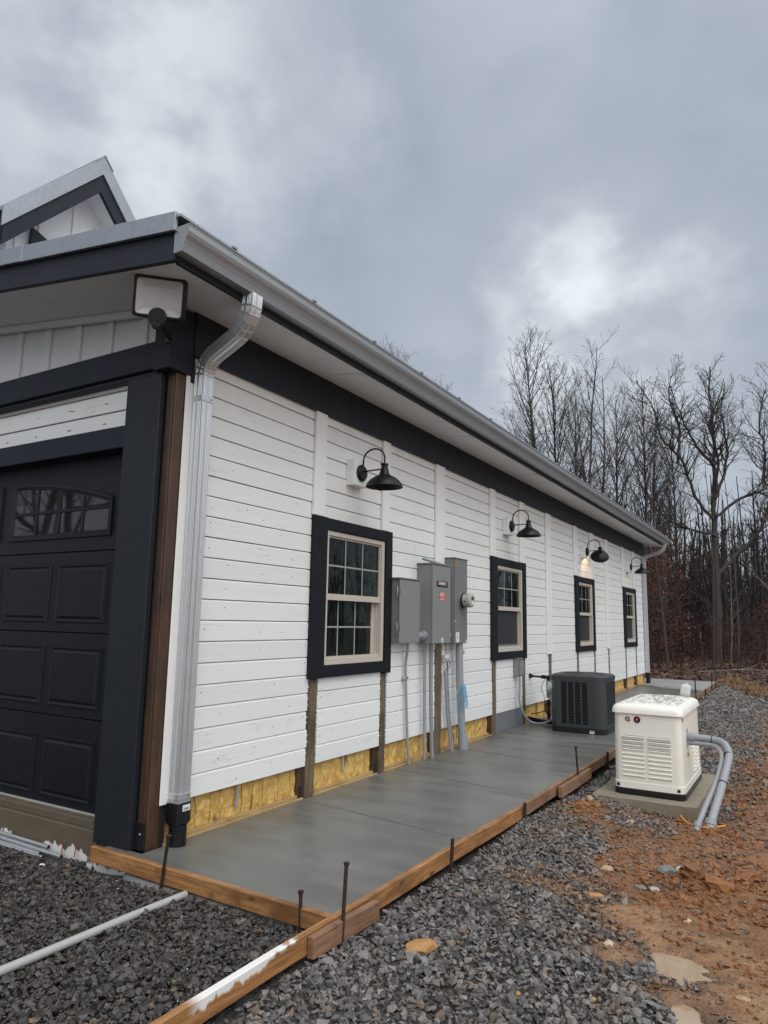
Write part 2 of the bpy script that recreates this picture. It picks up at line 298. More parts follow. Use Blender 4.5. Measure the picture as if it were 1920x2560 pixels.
# ------------------------------------------------------------------ mesh helpers
def tag(o, label=None, cat=None, group=None, kind=None):
    for k, v in (('label', label), ('category', cat), ('group', group), ('kind', kind)):
        if v: o[k] = v
    return o
def thing(name, label, cat, loc=(0, 0, 0), group=None):
    o = bpy.data.objects.new(name, None); o.empty_display_size = .1; COL.objects.link(o); o.location = loc
    return tag(o, label, cat, group)
def origin(o):
    l = Vector((0, 0, 0))
    while o is not None: l = l + o.location; o = o.parent
    return l
class MB:
    def __init__(s): s.v = []; s.f = []; s.mi = []
    def add(s, v, f, m=0):
        b = len(s.v); s.v += [tuple(p) for p in v]; s.f += [tuple(i+b for i in q) for q in f]; s.mi += [m]*len(f); return s
    def box(s, x0, x1, y0, y1, z0, z1, m=0):
        v = [(x, y, z) for x in (x0, x1) for y in (y0, y1) for z in (z0, z1)]
        return s.add(v, [(0, 1, 3, 2), (4, 6, 7, 5), (0, 4, 5, 1), (2, 3, 7, 6), (0, 2, 6, 4), (1, 5, 7, 3)], m)
    def hexa(s, v, m=0): return s.add(v, [(0, 1, 3, 2), (4, 6, 7, 5), (0, 4, 5, 1), (2, 3, 7, 6), (0, 2, 6, 4), (1, 5, 7, 3)], m)
    def prism(s, poly, ax, a, b, m=0):
        """polygon in the plane normal to axis ax (coordinates in x,y,z order without ax), extruded from a to b"""
        def p(q, t): l = list(q); l.insert(ax, t); return tuple(l)
        n = len(poly); v = [p(q, a) for q in poly]+[p(q, b) for q in poly]
        return s.add(v, [tuple(range(n-1, -1, -1)), tuple(range(n, 2*n))]+[(i, (i+1) % n, n+(i+1) % n, n+i) for i in range(n)], m)
    def tube(s, pts, r, n=10, m=0, cap=True):
        P = [Vector(p) for p in pts]; k = len(P); rs = r if isinstance(r, (list, tuple)) else [r]*k
        T = [(P[min(i+1, k-1)]-P[max(i-1, 0)]).normalized() for i in range(k)]
        ref = Vector((0, 0, 1)) if abs(T[0].z) < .9 else Vector((1, 0, 0))
        u = T[0].cross(ref).normalized(); v = []
        for i in range(k):
            u = (u-T[i]*u.dot(T[i])).normalized(); w_ = T[i].cross(u)
            v += [P[i]+(u*math.cos(2*math.pi*j/n)+w_*math.sin(2*math.pi*j/n))*rs[i] for j in range(n)]
        f = [(i*n+j, i*n+(j+1) % n, (i+1)*n+(j+1) % n, (i+1)*n+j) for i in range(k-1) for j in range(n)]
        if cap: f += [tuple(range(n-1, -1, -1)), tuple(range((k-1)*n, k*n))]
        return s.add(v, f, m)
    def lathe(s, c, axis, prof, n=24, m=0):
        """prof: (radius, distance along axis) from point c; axis: direction vector"""
        A = Vector(axis).normalized(); ref = Vector((0, 0, 1)) if abs(A.z) < .9 else Vector((1, 0, 0))
        u = A.cross(ref).normalized(); w_ = A.cross(u); c = Vector(c); v = []
        for r, h in prof: v += [c+A*h+(u*math.cos(2*math.pi*j/n)+w_*math.sin(2*math.pi*j/n))*r for j in range(n)]
        k = len(prof); f = [(i*n+j, i*n+(j+1) % n, (i+1)*n+(j+1) % n, (i+1)*n+j) for i in range(k-1) for j in range(n)]
        if prof[0][0] > 1e-4: f.append(tuple(range(n-1, -1, -1)))
        if prof[-1][0] > 1e-4: f.append(tuple(range((k-1)*n, k*n)))
        return s.add(v, f, m)
    def loft(s, rings, m=0, cap=True):
        n = len(rings[0]); v = [p for r in rings for p in r]; k = len(rings)
        f = [(i*n+j, i*n+(j+1) % n, (i+1)*n+(j+1) % n, (i+1)*n+j) for i in range(k-1) for j in range(n)]
        if cap: f += [tuple(range(n-1, -1, -1)), tuple(range((k-1)*n, k*n))]
        return s.add(v, f, m)
    def xf(s, fn): s.v = [tuple(fn(Vector(p))) for p in s.v]; return s
    def build(s, name, mats, parent=None, loc=None, bevel=0, smooth=False, seg=1, recalc=True):
        o_ = origin(parent) if parent is not None else Vector(loc or (0, 0, 0))
        me = bpy.data.meshes.new(name); me.from_pydata([tuple(Vector(p)-o_) for p in s.v], [], s.f)
        mats = mats if isinstance(mats, (list, tuple)) else [mats]
        for x in mats: me.materials.append(M[x] if isinstance(x, str) else x)
        me.polygons.foreach_set('material_index', s.mi)
        if recalc:
            bm = bmesh.new(); bm.from_mesh(me); bmesh.ops.recalc_face_normals(bm, faces=bm.faces); bm.to_mesh(me); bm.free()
        if smooth:
            me.polygons.foreach_set('use_smooth', [True]*len(me.polygons)); me.set_sharp_from_angle(angle=rad(smooth if smooth is not True else 35))
        me.update(); o = bpy.data.objects.new(name, me); COL.objects.link(o)
        if parent is not None: o.parent = parent
        else: o.location = o_
        if bevel:
            b = o.modifiers.new('bevel', 'BEVEL'); b.width = bevel; b.segments = seg; b.limit_method = 'ANGLE'; b.angle_limit = rad(40)
        return o
def rrect(x0, x1, y0, y1, r, z, n=5):
    out = []
    for cx, cy, a0 in ((x1-r, y1-r, 0), (x0+r, y1-r, 90), (x0+r, y0+r, 180), (x1-r, y0+r, 270)):
        for i in range(n+1): a = rad(a0+90*i/n); out.append((cx+r*math.cos(a), cy+r*math.sin(a), z))
    return out
def textmesh(txt, size, mapf, b=None, m=0, align='CENTER', bold=0.0):
    c = bpy.data.curves.new('t', 'FONT'); c.body = txt; c.size = size; c.align_x = align; c.align_y = 'CENTER'; c.offset = bold
    o = bpy.data.objects.new('t', c); COL.objects.link(o); bpy.context.view_layer.update()
    me = bpy.data.meshes.new_from_object(o.evaluated_get(bpy.context.evaluated_depsgraph_get()))
    b = b or MB(); b.add([mapf(v.co.x, v.co.y) for v in me.vertices], [tuple(p.vertices) for p in me.polygons], m)
    bpy.data.objects.remove(o); bpy.data.curves.remove(c); bpy.data.meshes.remove(me); return b
def smooth_path(pts, n=8):
    P = [Vector(p) for p in pts]; out = []
    for i in range(len(P)-1):
        p0, p1, p2, p3 = P[max(i-1, 0)], P[i], P[i+1], P[min(i+2, len(P)-1)]
        for j in range(n):
            t = j/n; out.append(.5*((2*p1)+(-p0+p2)*t+(2*p0-5*p1+4*p2-p3)*t*t+(-p0+3*p1-3*p2+p3)*t**3))
    return out+[P[-1]]
rng = np.random.default_rng(7); RND = random.Random(5)

# value noise for terrain and masks
_tab = np.random.default_rng(3).random((256, 256))
def vnoise(x, y, s, sd=0):
    x = np.asarray(x, float)*s+sd*17.3; y = np.asarray(y, float)*s+sd*9.7
    i, j = np.floor(x).astype(int), np.floor(y).astype(int); u, v = x-i, y-j; u = u*u*(3-2*u); v = v*v*(3-2*v)
    g = lambda a, b: _tab[a % 256, b % 256]
    return (g(i, j)*(1-u)+g(i+1, j)*u)*(1-v)+(g(i, j+1)*(1-u)+g(i+1, j+1)*u)*v
def sstep(x, a, b): t = np.clip((x-a)/(b-a), 0, 1); return t*t*(3-2*t)
MB_Y = [-3, -.2, .49, .78, 1.02, 1.26, 1.87, 2.41, 3.26, 3.84, 4.3, 6.0, 6.84, 10.8, 16, 30]
MB_X = [3.9, 3.6, 3.21, 3.02, 2.80, 2.62, 2.45, 2.42, 2.5, 2.6, 2.75, 2.85, 2.95, 3.25, 3.6, 4.5]
def mudmask(x, y):
    n = (vnoise(x, y, 2.2, 1)-.5)*.7+(vnoise(x, y, 6.5, 2)-.5)*.45
    xb = np.interp(y, MB_Y, MB_X)
    m_ = np.maximum(sstep(x-xb+n, -.16, .26), sstep(.5-np.hypot((x-1.95)/.42, (y-3.62)/.55)+n*.8, .0, .35)*.9)
    m_ = np.maximum(m_, .75*sstep(vnoise(x, y, 3.1, 14), .60, .72)*sstep(x-xb, -.75, -.1))
    dark = sstep(vnoise(x, y, 1.6, 5), .60, .75)*sstep(y, 1.0, .5)
    return m_*(1-.8*dark)
def wetmask(x, y): return np.maximum(sstep(puddist(x, y)+(vnoise(x, y, 11, 31)-.5)*.12, .13, .02), .6*sstep(vnoise(x, y, 1.9, 33), .58, .8))
def forestmask(x, y):
    yb = np.where(x < 1.5, 20.3, np.maximum(20.1-2.85*(x-1.5), 12.5)); yb = np.where(x < -1, 19.4, yb)
    yb = np.where(x < -9.9, -6+0*y, yb)
    return sstep(y-yb+(vnoise(x, y, .8, 8)-.5)*1.6, -.3, .5)
PUD = [[(3.0, 1.19), (3.085, 1.205), (3.236, 1.093), (3.283, .998), (3.234, .925), (3.141, .838), (3.055, .90), (3.016, .98)],
       [(3.12, .66), (3.21, .67), (3.33, .563), (3.42, .40), (3.30, .36), (3.237, .47), (3.16, .56)]]
def puddist(x, y):
    d = np.full(np.shape(x), 9.0)
    for pl in PUD:
        c = np.mean(pl, 0); a = np.arctan2(y-c[1], x-c[0]); P = np.array(pl)-c; pa = np.arctan2(P[:, 1], P[:, 0]); pr = np.hypot(P[:, 0], P[:, 1]); o = np.argsort(pa)
        R = np.interp(a, np.r_[pa[o]-2*np.pi, pa[o], pa[o]+2*np.pi], np.r_[pr[o], pr[o], pr[o]])
        d = np.minimum(d, np.hypot(x-c[0], y-c[1])-R)
    return d
def gz(x, y):
    x = np.asarray(x, float); y = np.asarray(y, float)
    z = -.125-.085*sstep(x, 1.75, 2.7)-.06*sstep(-x, -.6, .9)*sstep(-y, -1, -.1)-.035*sstep(-y, .3, 1.5)
    mm = mudmask(x, y)
    z = z+(vnoise(x, y, 1.1, 3)-.5)*.05*(1-sstep(-np.abs(y-8), -14, -10)*0)+(vnoise(x, y, 5, 4)-.5)*.022+(vnoise(x, y, 16, 6)-.5)*.016*mm
    z = z+.075*np.exp(-(((x-3.25)/.42)**2+((y-2.3)/.38)**2))*(.6+.8*vnoise(x, y, 7, 9))
    z = z+.05*np.exp(-(((x-1.95)/.2)**2+((y-3.55)/.35)**2))
    z = z-.045*sstep(-np.maximum(np.abs(x-2.32)-.48, np.abs(y-5.1)-.85), -.45, -.1)
    d = puddist(x, y); n_ = (vnoise(x, y, 9, 21)-.42)*.16+(vnoise(x, y, 24, 22)-.5)*.08; k_ = sstep(d, .6, .25); z = z*(1-k_)+np.maximum(z, -.214)*k_; d = d+n_
    z = np.where(d < .10, z*(sstep(d, -.06, .10))+(-.250)*(1-sstep(d, -.06, .10)), z)
    fd = np.hypot(x-3, y-8); z = z+sstep(fd, 30, 300)*2.0*(vnoise(x, y, .02, 2)-.2)
    return z
# ------------------------------------------------------------------ ground
def axis(lo, hi, st, far, g=1.16):
    a = list(np.arange(lo, hi+1e-6, st)); s = st; p = hi
    while p < far: s *= g; p += s; a.append(p)
    s = st; p = lo; pre = []
    while p > -far: s *= g; p -= s; pre.append(p)
    return np.array(pre[::-1]+a)
gx_, gy_ = axis(-2.2, 4.3, .032, 420), axis(-1.8, 6.6, .032, 420, 1.09)
GX, GY = np.meshgrid(gx_, gy_); gv = np.stack([GX.ravel(), GY.ravel(), gz(GX, GY).ravel()], 1)
nx, ny = len(gx_), len(gy_); ii = (np.arange(ny-1)[:, None]*nx+np.arange(nx-1)[None]).ravel()
gf = np.stack([ii, ii+1, ii+nx+1, ii+nx], 1)
def npmesh(name, v, f, mats, smooth=False, loc=(0, 0, 0), parent=None):
    v = np.asarray(v, np.float32)-np.array(loc, np.float32); f = np.asarray(f, np.int32); me = bpy.data.meshes.new(name)
    me.vertices.add(len(v)); me.vertices.foreach_set('co', v.ravel()); k = f.shape[1]
    me.loops.add(f.size); me.loops.foreach_set('vertex_index', f.ravel()); me.polygons.add(len(f))
    me.polygons.foreach_set('loop_start', np.arange(0, f.size, k, dtype=np.int32))
    me.update(calc_edges=True); me.validate()
    me.polygons.foreach_set('use_smooth', [smooth]*len(me.polygons))
    for x in (mats if isinstance(mats, (list, tuple)) else [mats]): me.materials.append(M[x])
    o = bpy.data.objects.new(name, me); COL.objects.link(o)
    if parent is not None: o.parent = parent
    else: o.location = loc
    return o
g = npmesh('ground', gv, gf, 'ground', True); tag(g, kind='structure')
for nm, fn in (('mud', mudmask), ('forest', forestmask), ('wet', wetmask)):
    at = g.data.attributes.new(nm, 'FLOAT', 'POINT'); at.data.foreach_set('value', fn(gv[:, 0], gv[:, 1]).astype(np.float32))
for pl in PUD:
    c = np.mean(pl, 0); b = MB(); b.add([(c[0]+(p[0]-c[0])*1.6, c[1]+(p[1]-c[1])*1.6, -.2285) for p in pl], [tuple(range(len(pl)))])
    tag(b.build('puddle', 'puddle', loc=(c[0], c[1], -.2285)), kind='structure')

# ------------------------------------------------------------------ concrete walk
JO = [(.172, .132), (1.95, 1.71), (3.5, 3.21), (5.03, 4.72), (6.5, 6.3), (8.0, 7.9), (9.6, 9.6), (11.2, 11.2), (12.8, 12.8), (14.4, 14.4), (16.0, 16.0), (17.5, 17.5), (19.02, 19.0)]
OXY, OXX = [-2, .13, .6, 2.83, 3.9, 7, 13.6, 19, 22], [1.58, 1.585, 1.622, 1.625, 1.645, 1.64, 1.59, 1.53, 1.5]
def ox(y): return float(np.interp(y, OXY, OXX))
b = MB(); gap = .009
for (a0, a1), (b0, b1) in zip(JO[:-1], JO[1:]):
    x0 = .012
    b.hexa([(x0, a0+gap, -.1), (x0, a0+gap, 0), (x0, b0-gap, -.1), (x0, b0-gap, 0), (ox(a1), a1+gap, -.1), (ox(a1), a1+gap, 0), (ox(b1), b1-gap, -.1), (ox(b1), b1-gap, 0)])
b.box(-.30, .004, .185, .27, -.1, -.004)
b.box(-4.0, .004, 17.42, 19.0, -.1, -.004)
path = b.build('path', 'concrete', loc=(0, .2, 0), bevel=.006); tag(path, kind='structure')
b = MB(); b.hexa([(.02, .19, -.1), (.02, .19, -.012), (.02, 18.9, -.1), (.02, 18.9, -.012), (1.5, .19, -.1), (1.5, .19, -.012), (1.5, 18.9, -.1), (1.5, 18.9, -.012)])
tag(b.build('path_joint_bed', 'spill', loc=(0, .2, -.1)), kind='structure')
# lumpy concrete that ran out under the front form board
sx = np.linspace(-.02, 1.5, 70); ring = []
for x in sx:
    k = .5+.9*vnoise(x, 0, 5, 2); tail = math.sin(math.pi*min(1, max(0, (x+.02)/1.52)))**.5
    ring.append([(x, .22, -.085), (x, .16-.01*x-.03*k*tail, -.088-.01*k), (x, .15-.055*k*tail+.02*vnoise(x, 1, 14, 1), -.105-.02*vnoise(x, 2, 11, 3)), (x, .13-.10*k*tail+.02*vnoise(x, 3, 17, 1), -.145-.01*vnoise(x, 5, 13, 3)), (x, .10-.13*k*tail, -.20), (x, .22, -.2)])
b = MB(); b.loft(ring); tag(b.build('path_spill', 'spill', loc=(.7, .16, -.2), smooth=60), kind='structure')

# ------------------------------------------------------------------ house
H = thing('house', 'white shiplap house with black trim and grey metal gutter along the concrete walk', 'house', (0, .4, 0))
ZR = lambda x: 3.675-.13*(x-.53)
PITCH_Z = .1533; SB = .262; FB = 3.405
POST = [(2.01, 2.135), (3.237, 3.34), (4.47, 4.645), (6.24, 6.375), (7.46, 7.585), (8.76, 8.912), (10.50, 10.62), (11.77, 11.88), (13.0, 13.1), (14.72, 14.82), (15.92, 16.02)]
PTOP = [.99, .99, 1.4, .99, .99, 1.005, .99, .99, 1.0, .99, .99]
BATT = [(1.96, 2.13), (3.17, 3.315), (4.425, 4.66), (6.145, 6.33), (7.35, 7.55), (8.65, 8.925), (10.36, 10.58), (11.56, 11.83), (12.85, 13.12), (14.52, 14.74), (15.77, 15.97)]
WY = [1.967, 6.173, 10.402, 14.602]; WW = 1.397; WZ0, WZ1 = .9895, 2.4395
WBAY = {1, 4, 7, 10}
YE = 17.25
core = MB(); core.box(-10, -.16, .47, YE-.03, -.14, 3.9); core.box(-.16, -.02, .47, YE-.03, 2.36, 3.7); core.box(-.16, -.02, .47, YE-.03, .30, 1.08); core.box(-.16, -.08, .47, YE-.03, -.14, .2995)
ye_ = .47
for wy in WY: core.box(-.159, -.0205, ye_, wy+.19, 1.0805, 2.3595); ye_ = wy+WW-.11
core.box(-.159, -.0205, ye_, YE-.03, 1.0805, 2.3595)
core.build('wall_core', 'dark', H)
b = MB(); edges = [.462]+[.5*(a+c) for a, c in POST]+[YE]
nrow = int((FB+.03-SB)/PITCH_Z)+1
for r in range(nrow):
    z0 = SB+r*PITCH_Z; z1 = z0+PITCH_Z
    for i in range(len(edges)-1):
        za, zb = z0, z1
        if i in WBAY:
            if z0 >= WZ0-.001 and z1 <= WZ1+.001: continue
            if z0 < WZ0 < z1: zb = WZ0+.01
            if z0 < WZ1 < z1: za = WZ1-.01
        ya, yb = edges[i], edges[i+1]
        if i > 0 and z0+.03 < PTOP[i-1]: ya = POST[i-1][1]+.006+RND.random()*.012
        if i < len(POST) and z0+.03 < PTOP[i]: yb = POST[i][0]-.008-RND.random()*.018
        dx = RND.uniform(-.0015, .0015)
        if zb >= z1-.001: poly = [(-.019, za), (dx, za), (dx, zb-.018), (dx-.012, zb-.005), (-.019, zb-.005)]
        else: poly = [(-.018, za), (dx, za), (dx, zb), (-.018, zb)]
        b.prism(poly, 1, ya, yb)
        y = ya+.05
        while y < yb-.02:
            zz = .5*(z0+z1)+RND.uniform(-.03, .03)
            if RND.random() < .72 and za+.02 < zz < zb-.03:
                s_ = RND.uniform(.003, .0055); b.add([(dx+.0012, y+s_*math.cos(t), zz+s_*1.2*math.sin(t)) for t in np.linspace(0, 5.2, 6)], [tuple(range(6))], 1)
            y += RND.choice((.40, .41, .2, .42, .62))
        if i > 0 and z0+.03 < PTOP[i-1]:      # torn saw-cut ends beside the posts
            for k in range(5):
                q = z0+.01+k*.027+RND.uniform(0, .01); d_ = RND.uniform(.006, .02); b.add([(dx+.001, ya, q), (dx+.001, ya-d_, q+.004), (dx+.001, ya, q+.016)], [(0, 1, 2)], 0 if k % 2 else 1)
        if i < len(POST) and z0+.03 < PTOP[i]:
            for k in range(5):
                q = z0+.01+k*.027+RND.uniform(0, .01); d_ = RND.uniform(.006, .02); b.add([(dx+.001, yb, q), (dx+.001, yb+d_, q+.004), (dx+.001, yb, q+.016)], [(0, 1, 2)], 0 if k % 2 else 1)
b.build('siding', ['siding', 'dirty'], H, recalc=True)
b = MB()
b.prism([(.002, .385), (.012, .385), (.012, .468), (-.018, .468), (-.018, .40), (.002, .40)], 2, .262, 3.40); b.build('corner_board', 'white', H, bevel=.003)
MB().box(-.02, .012, YE-.02, YE+.08, .26, 3.40).build('corner_board', 'white', H, bevel=.003)
for i, (y0, y1) in enumerate(BATT):
    zb = WZ1+.003 if i in (0, 1, 3, 4, 6, 7, 9, 10) else PTOP[i]
    bb = MB().box(.0025, .03, y0, y1, zb, FB+.012).build('batten', 'white', H, bevel=.003)
for i, (y0, y1) in enumerate(POST):
    MB().box(-.085, -.002, y0, y1, -.03, PTOP[i]+.01).build('exposed_post', 'rough_post', H, bevel=.006)
    b = MB(); b.box(-.10, -.025, y0-.085, y0-.012, -.03, .27); b.box(-.03, -.022, y0-.075, y0-.02, .0, .10, 1); b.build('post_bracket', ['post', 'dark'], H, bevel=.003)
ends = [.47]+[v for p in POST for v in p]+[YE-.05]
for i in range(0, len(ends), 2):
    a, c = ends[i]+.003, ends[i+1]-(.088 if i+1 < len(ends)-1 else .0)
    if i == 8:
        MB().box(-.075, -.006, a, ends[i+1]-.01, -.02, .30).build('flashing_panel', 'greypanel', H); continue
    n = max(6, int((c-a)/.03)); ys = np.linspace(a, c, n); zs = np.linspace(.015, .30, 12); v = []
    for y in ys:
        for z in zs:
            seam = math.exp(-((((y-a) % .41)-.2)/.012)**2)
            bul = .016*vnoise(y, z, 14, i)+.014*vnoise(y, z, 33, i+1)-.02*sstep(z, .20, .3)-.018*seam
            v.append((-.066+bul, y, z))
    f = [(p*12+q, (p+1)*12+q, (p+1)*12+q+1, p*12+q+1) for p in range(n-1) for q in range(11)]
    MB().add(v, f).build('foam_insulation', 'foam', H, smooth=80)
    bb = MB().box(-.08, -.018, a-.003, c+.003, -.04, .030); bb.box(-.018, .011, a-.02, c+.05, -.04, .006+.006*RND.random())
    bb.build('sill_plate', 'sill_wood', H, bevel=.004)
b = MB(); b.tube([(-.03, 1.178, .27), (-.028, 1.18, .14), (-.03, 1.172, .105), (-.028, 1.176, .09)], .011, 6); b.build('stub_cable', 'pvc', H)
b = MB(); b.tube([(-.03, 2.62, .27), (-.026, 2.62, .15), (-.02, 2.63, .10)], .009, 6); b.build('stub_cable', 'pvc_dirty', H)
# frieze, soffit, fascia
b = MB()
for y0, y1 in ((.42, 5.05), (5.052, 9.7), (9.702, 14.3), (14.302, YE+.1)): b.box(.003, .036, y0, y1, FB, 3.742)
b.build('frieze_board', 'black', H, bevel=.002)
def rbox(b, x0, x1, y0, y1, d0, d1, m=0):
    return b.hexa([(x0, y0, ZR(x0)+d0), (x0, y0, ZR(x0)+d1), (x0, y1, ZR(x0)+d0), (x0, y1, ZR(x0)+d1), (x1, y0, ZR(x1)+d0), (x1, y0, ZR(x1)+d1), (x1, y1, ZR(x1)+d0), (x1, y1, ZR(x1)+d1)], m)
YR = 17.55; b = MB()
for y0, y1 in [(-.262, .0), ]+[(-.262, 2.05)]*0: pass
for y0, y1 in ((-.262, 2.0), (2.004, 4.4), (4.404, 6.8), (6.804, 9.2), (9.204, 11.6), (11.604, 14.0), (14.004, YR-.03)): rbox(b, -.06, .552, y0, y1, .0, .012)
for x0, x1 in ((-2.3, -1.05), (-1.046, -.064), (-3.5, -2.304), (-10, -3.504)): rbox(b, x0, x1, -.262, .34, .0, .012)
b.build('soffit', 'soffit', H)
for k, y in enumerate((2.0, 4.4, 6.8, 9.2, 11.6, 14.0)):
    bb = MB(); rbox(bb, .14, .50, y-.055, y+.055, -.009, -.001); bb.build('soffit_joint_strip', 'soffit', H, bevel=.002)
b = MB(); rbox(b, -10, -.16, .262, .30, -.055, -.002); b.build('soffit_trim', 'soffit', H, bevel=.002)
b = MB(); b.box(.553, .578, -.262, YR-.02, 3.662, 3.90); b.build('fascia', 'black', H)
b = MB(); rbox(b, -10, .535, -.30, -.264, .0, .187); b.box(.537, .579, -.30, -.264, 3.672, 3.865); b.build('rake_board', 'black', H, bevel=.003)
b = MB(); rbox(b, -1.02, .60, -.335, -.31, .18, .305); rbox(b, -1.02, .60, -.30, -.262, .289, .305); b.build('rake_flashing', 'galv', H, bevel=.002)
b = MB(); rbox(b, -10, -1.0, -.338, -.312, .182, .309); rbox(b, -10, -1.0, -.302, -.262, .291, .309); b.build('rake_flashing', 'galv', H, bevel=.002)
b = MB(); rbox(b, -10, .64, -.325, YR, .270, .287)
y = .15
while y < YR: rbox(b, -10, .65, y-.02, y+.02, .287, .300); y += .9
b.build('roof', 'galv', H)
gp = [(.580, 3.706), (.655, 3.706), (.660, 3.726), (.667, 3.750), (.678, 3.778), (.692, 3.802), (.700, 3.825), (.700, 3.862), (.704, 3.868), (.700, 3.875), (.692, 3.870), (.690, 3.83), (.660, 3.75), (.650, 3.718), (.590, 3.718), (.590, 3.872), (.580, 3.872)]
gutter = MB().prism(gp, 1, -.308, YR).build('gutter', 'gutter', H)
for y0, y1 in ((-.3115, -.3085), (YR+.0005, YR+.003)): MB().prism(gp[:9]+[(.694, 3.874), (.580, 3.874)], 1, y0, y1).build('end_cap', 'gutter', gutter)
# downspouts
def downspout(yc, ytop):
    w2, d2 = .053, .046; prof = []
    def side(n, f):
        for k in range(n): prof.append(f(k/n))
    def rib(t): return .005*(1 if int(t*13) % 2 and (.05 < t < .36 or .52 < t < .97) else 0)
    K = 28
    pr = [(-d2+2*d2*i/K, -w2+rib(i/K)) for i in range(K)]+[(d2-rib(i/K)*1.1, -w2+2*w2*i/K) for i in range(K)]+[(d2-2*d2*i/K, w2-rib(i/K)) for i in range(K)]+[(-d2, w2-2*w2*i/K) for i in range(0, K, 4)]
    xb = .062
    L_ = lambda a, c, t: tuple(a[i]+(c[i]-a[i])*t for i in range(3))
    A_, B_, C_, E_ = (.62, ytop, 3.712), (.62, ytop, 3.50), (xb, yc, 3.375), (xb, yc, .235)
    def bend(p, q, r, k, n=7):
        a = Vector(p)+(Vector(q)-Vector(p))*max(0, 1-k/(Vector(q)-Vector(p)).length); c = Vector(q)+(Vector(r)-Vector(q))*min(1, k/(Vector(r)-Vector(q)).length)
        return [tuple(a*(1-t)**2+Vector(q)*2*t*(1-t)+c*t*t) for t in np.linspace(0, 1, n)]
    path = [A_]+bend(A_, B_, C_, .19)+bend(B_, C_, E_, .15)+[E_]
    P = [Vector(p) for p in path]; rings = []; n = len(P)
    for i, p in enumerate(P):
        t = (P[min(i+1, n-1)]-P[max(i-1, 0)]).normalized()
        Yv = Vector((0, 1, 0)); Yv = (Yv-t*Yv.dot(t)).normalized(); Xv = Yv.cross(t)
        if Xv.x < 0 and abs(t.z) > .5: Xv = -Xv
        if Xv.z > 0 and abs(t.z) <= .5: pass
        Xv = Vector((1, 0, 0)) if abs(t.z) > .99 else Xv
        if i and Xv.dot(prevX) < 0: Xv = -Xv
        prevX = Xv
        rings.append([p+Xv*q[0]+Yv*q[1] for q in pr])
    b = MB(); b.loft(rings); dsp = b.build('downspout', 'pipe_metal', H, smooth=25)
    for k, i in enumerate((2, 3, 4, 5, 6, 9, 10, 11, 12, 13)):      # crimp ridges on the elbows
        p = P[i]; t = (P[i+1]-P[i-1]).normalized(); Yv = (Vector((0, 1, 0))-t*t.y).normalized(); Xv = Yv.cross(t)
        c = MB(); o4 = [(-d2-.001, -w2-.001), (d2+.001, -w2-.001), (d2+.001, w2+.001), (-d2-.001, w2+.001)]
        c.loft([[p+t*h+Xv*q[0]*s_+Yv*q[1]*s_ for q in o4] for h, s_ in ((-.008, .96), (-.001, 1.0), (.001, 1.0), (.008, .96))]); c.build('crimp', 'pipe_metal', dsp)
    for z in (3.085, .315):
        bs = MB().box(.0, xb+d2+.003, yc-w2-.003, yc+w2+.003, z-.02, z+.02); bs.box(xb+d2+.003, xb+d2+.006, yc+w2-.022, yc+w2-.012, z-.005, z+.005, 1); bs.build('strap', ['pipe_metal', 'dirty'], dsp, bevel=.003)
    bt = MB(); bt.loft([rrect(xb-d2-.010, xb+d2+.010, yc-w2-.010, yc+w2+.010, .008, z, 2) for z in (.275, .15)]+[rrect(xb-d2-.002, xb+d2+.002, yc-w2, yc+w2, .03, .125, 2)])
    pr2 = []
    for k in range(9): z = .13-k*.016; pr2 += [(.060, z), (.060, z-.006), (.052, z-.009), (.052, z-.014)]
    bt.lathe((xb+.005, yc, 0), (0, 0, 1), pr2[::-1], 24); boot = bt.build('drain_boot', 'plastic_black', dsp, smooth=30)
    return dsp, boot, xb+d2+.0105, yc
dsp, boot, xf_, yc = downspout(.505, .37)
b = MB(); b.add([(xf_+.0006, yc-.018, .222), (xf_+.0006, yc+.05, .222), (xf_+.0006, yc+.05, .262), (xf_+.0006, yc-.018, .262)], [(0, 1, 2, 3)])
for k in range(16):
    yy = yc-.008+k*.0028; ww_ = .0008+.0012*RND.random(); b.add([(xf_+.0012, yy, .228), (xf_+.0012, yy+ww_, .228), (xf_+.0012, yy+ww_, .244), (xf_+.0012, yy, .244)], [(0, 1, 2, 3)], 1)
textmesh('4"', .010, lambda x, y: (xf_+.0012, yc+.043+x, .237+y), b, 1); b.build('barcode_sticker', ['sticker', 'ink'], boot)
downspout(17.08, 17.0)

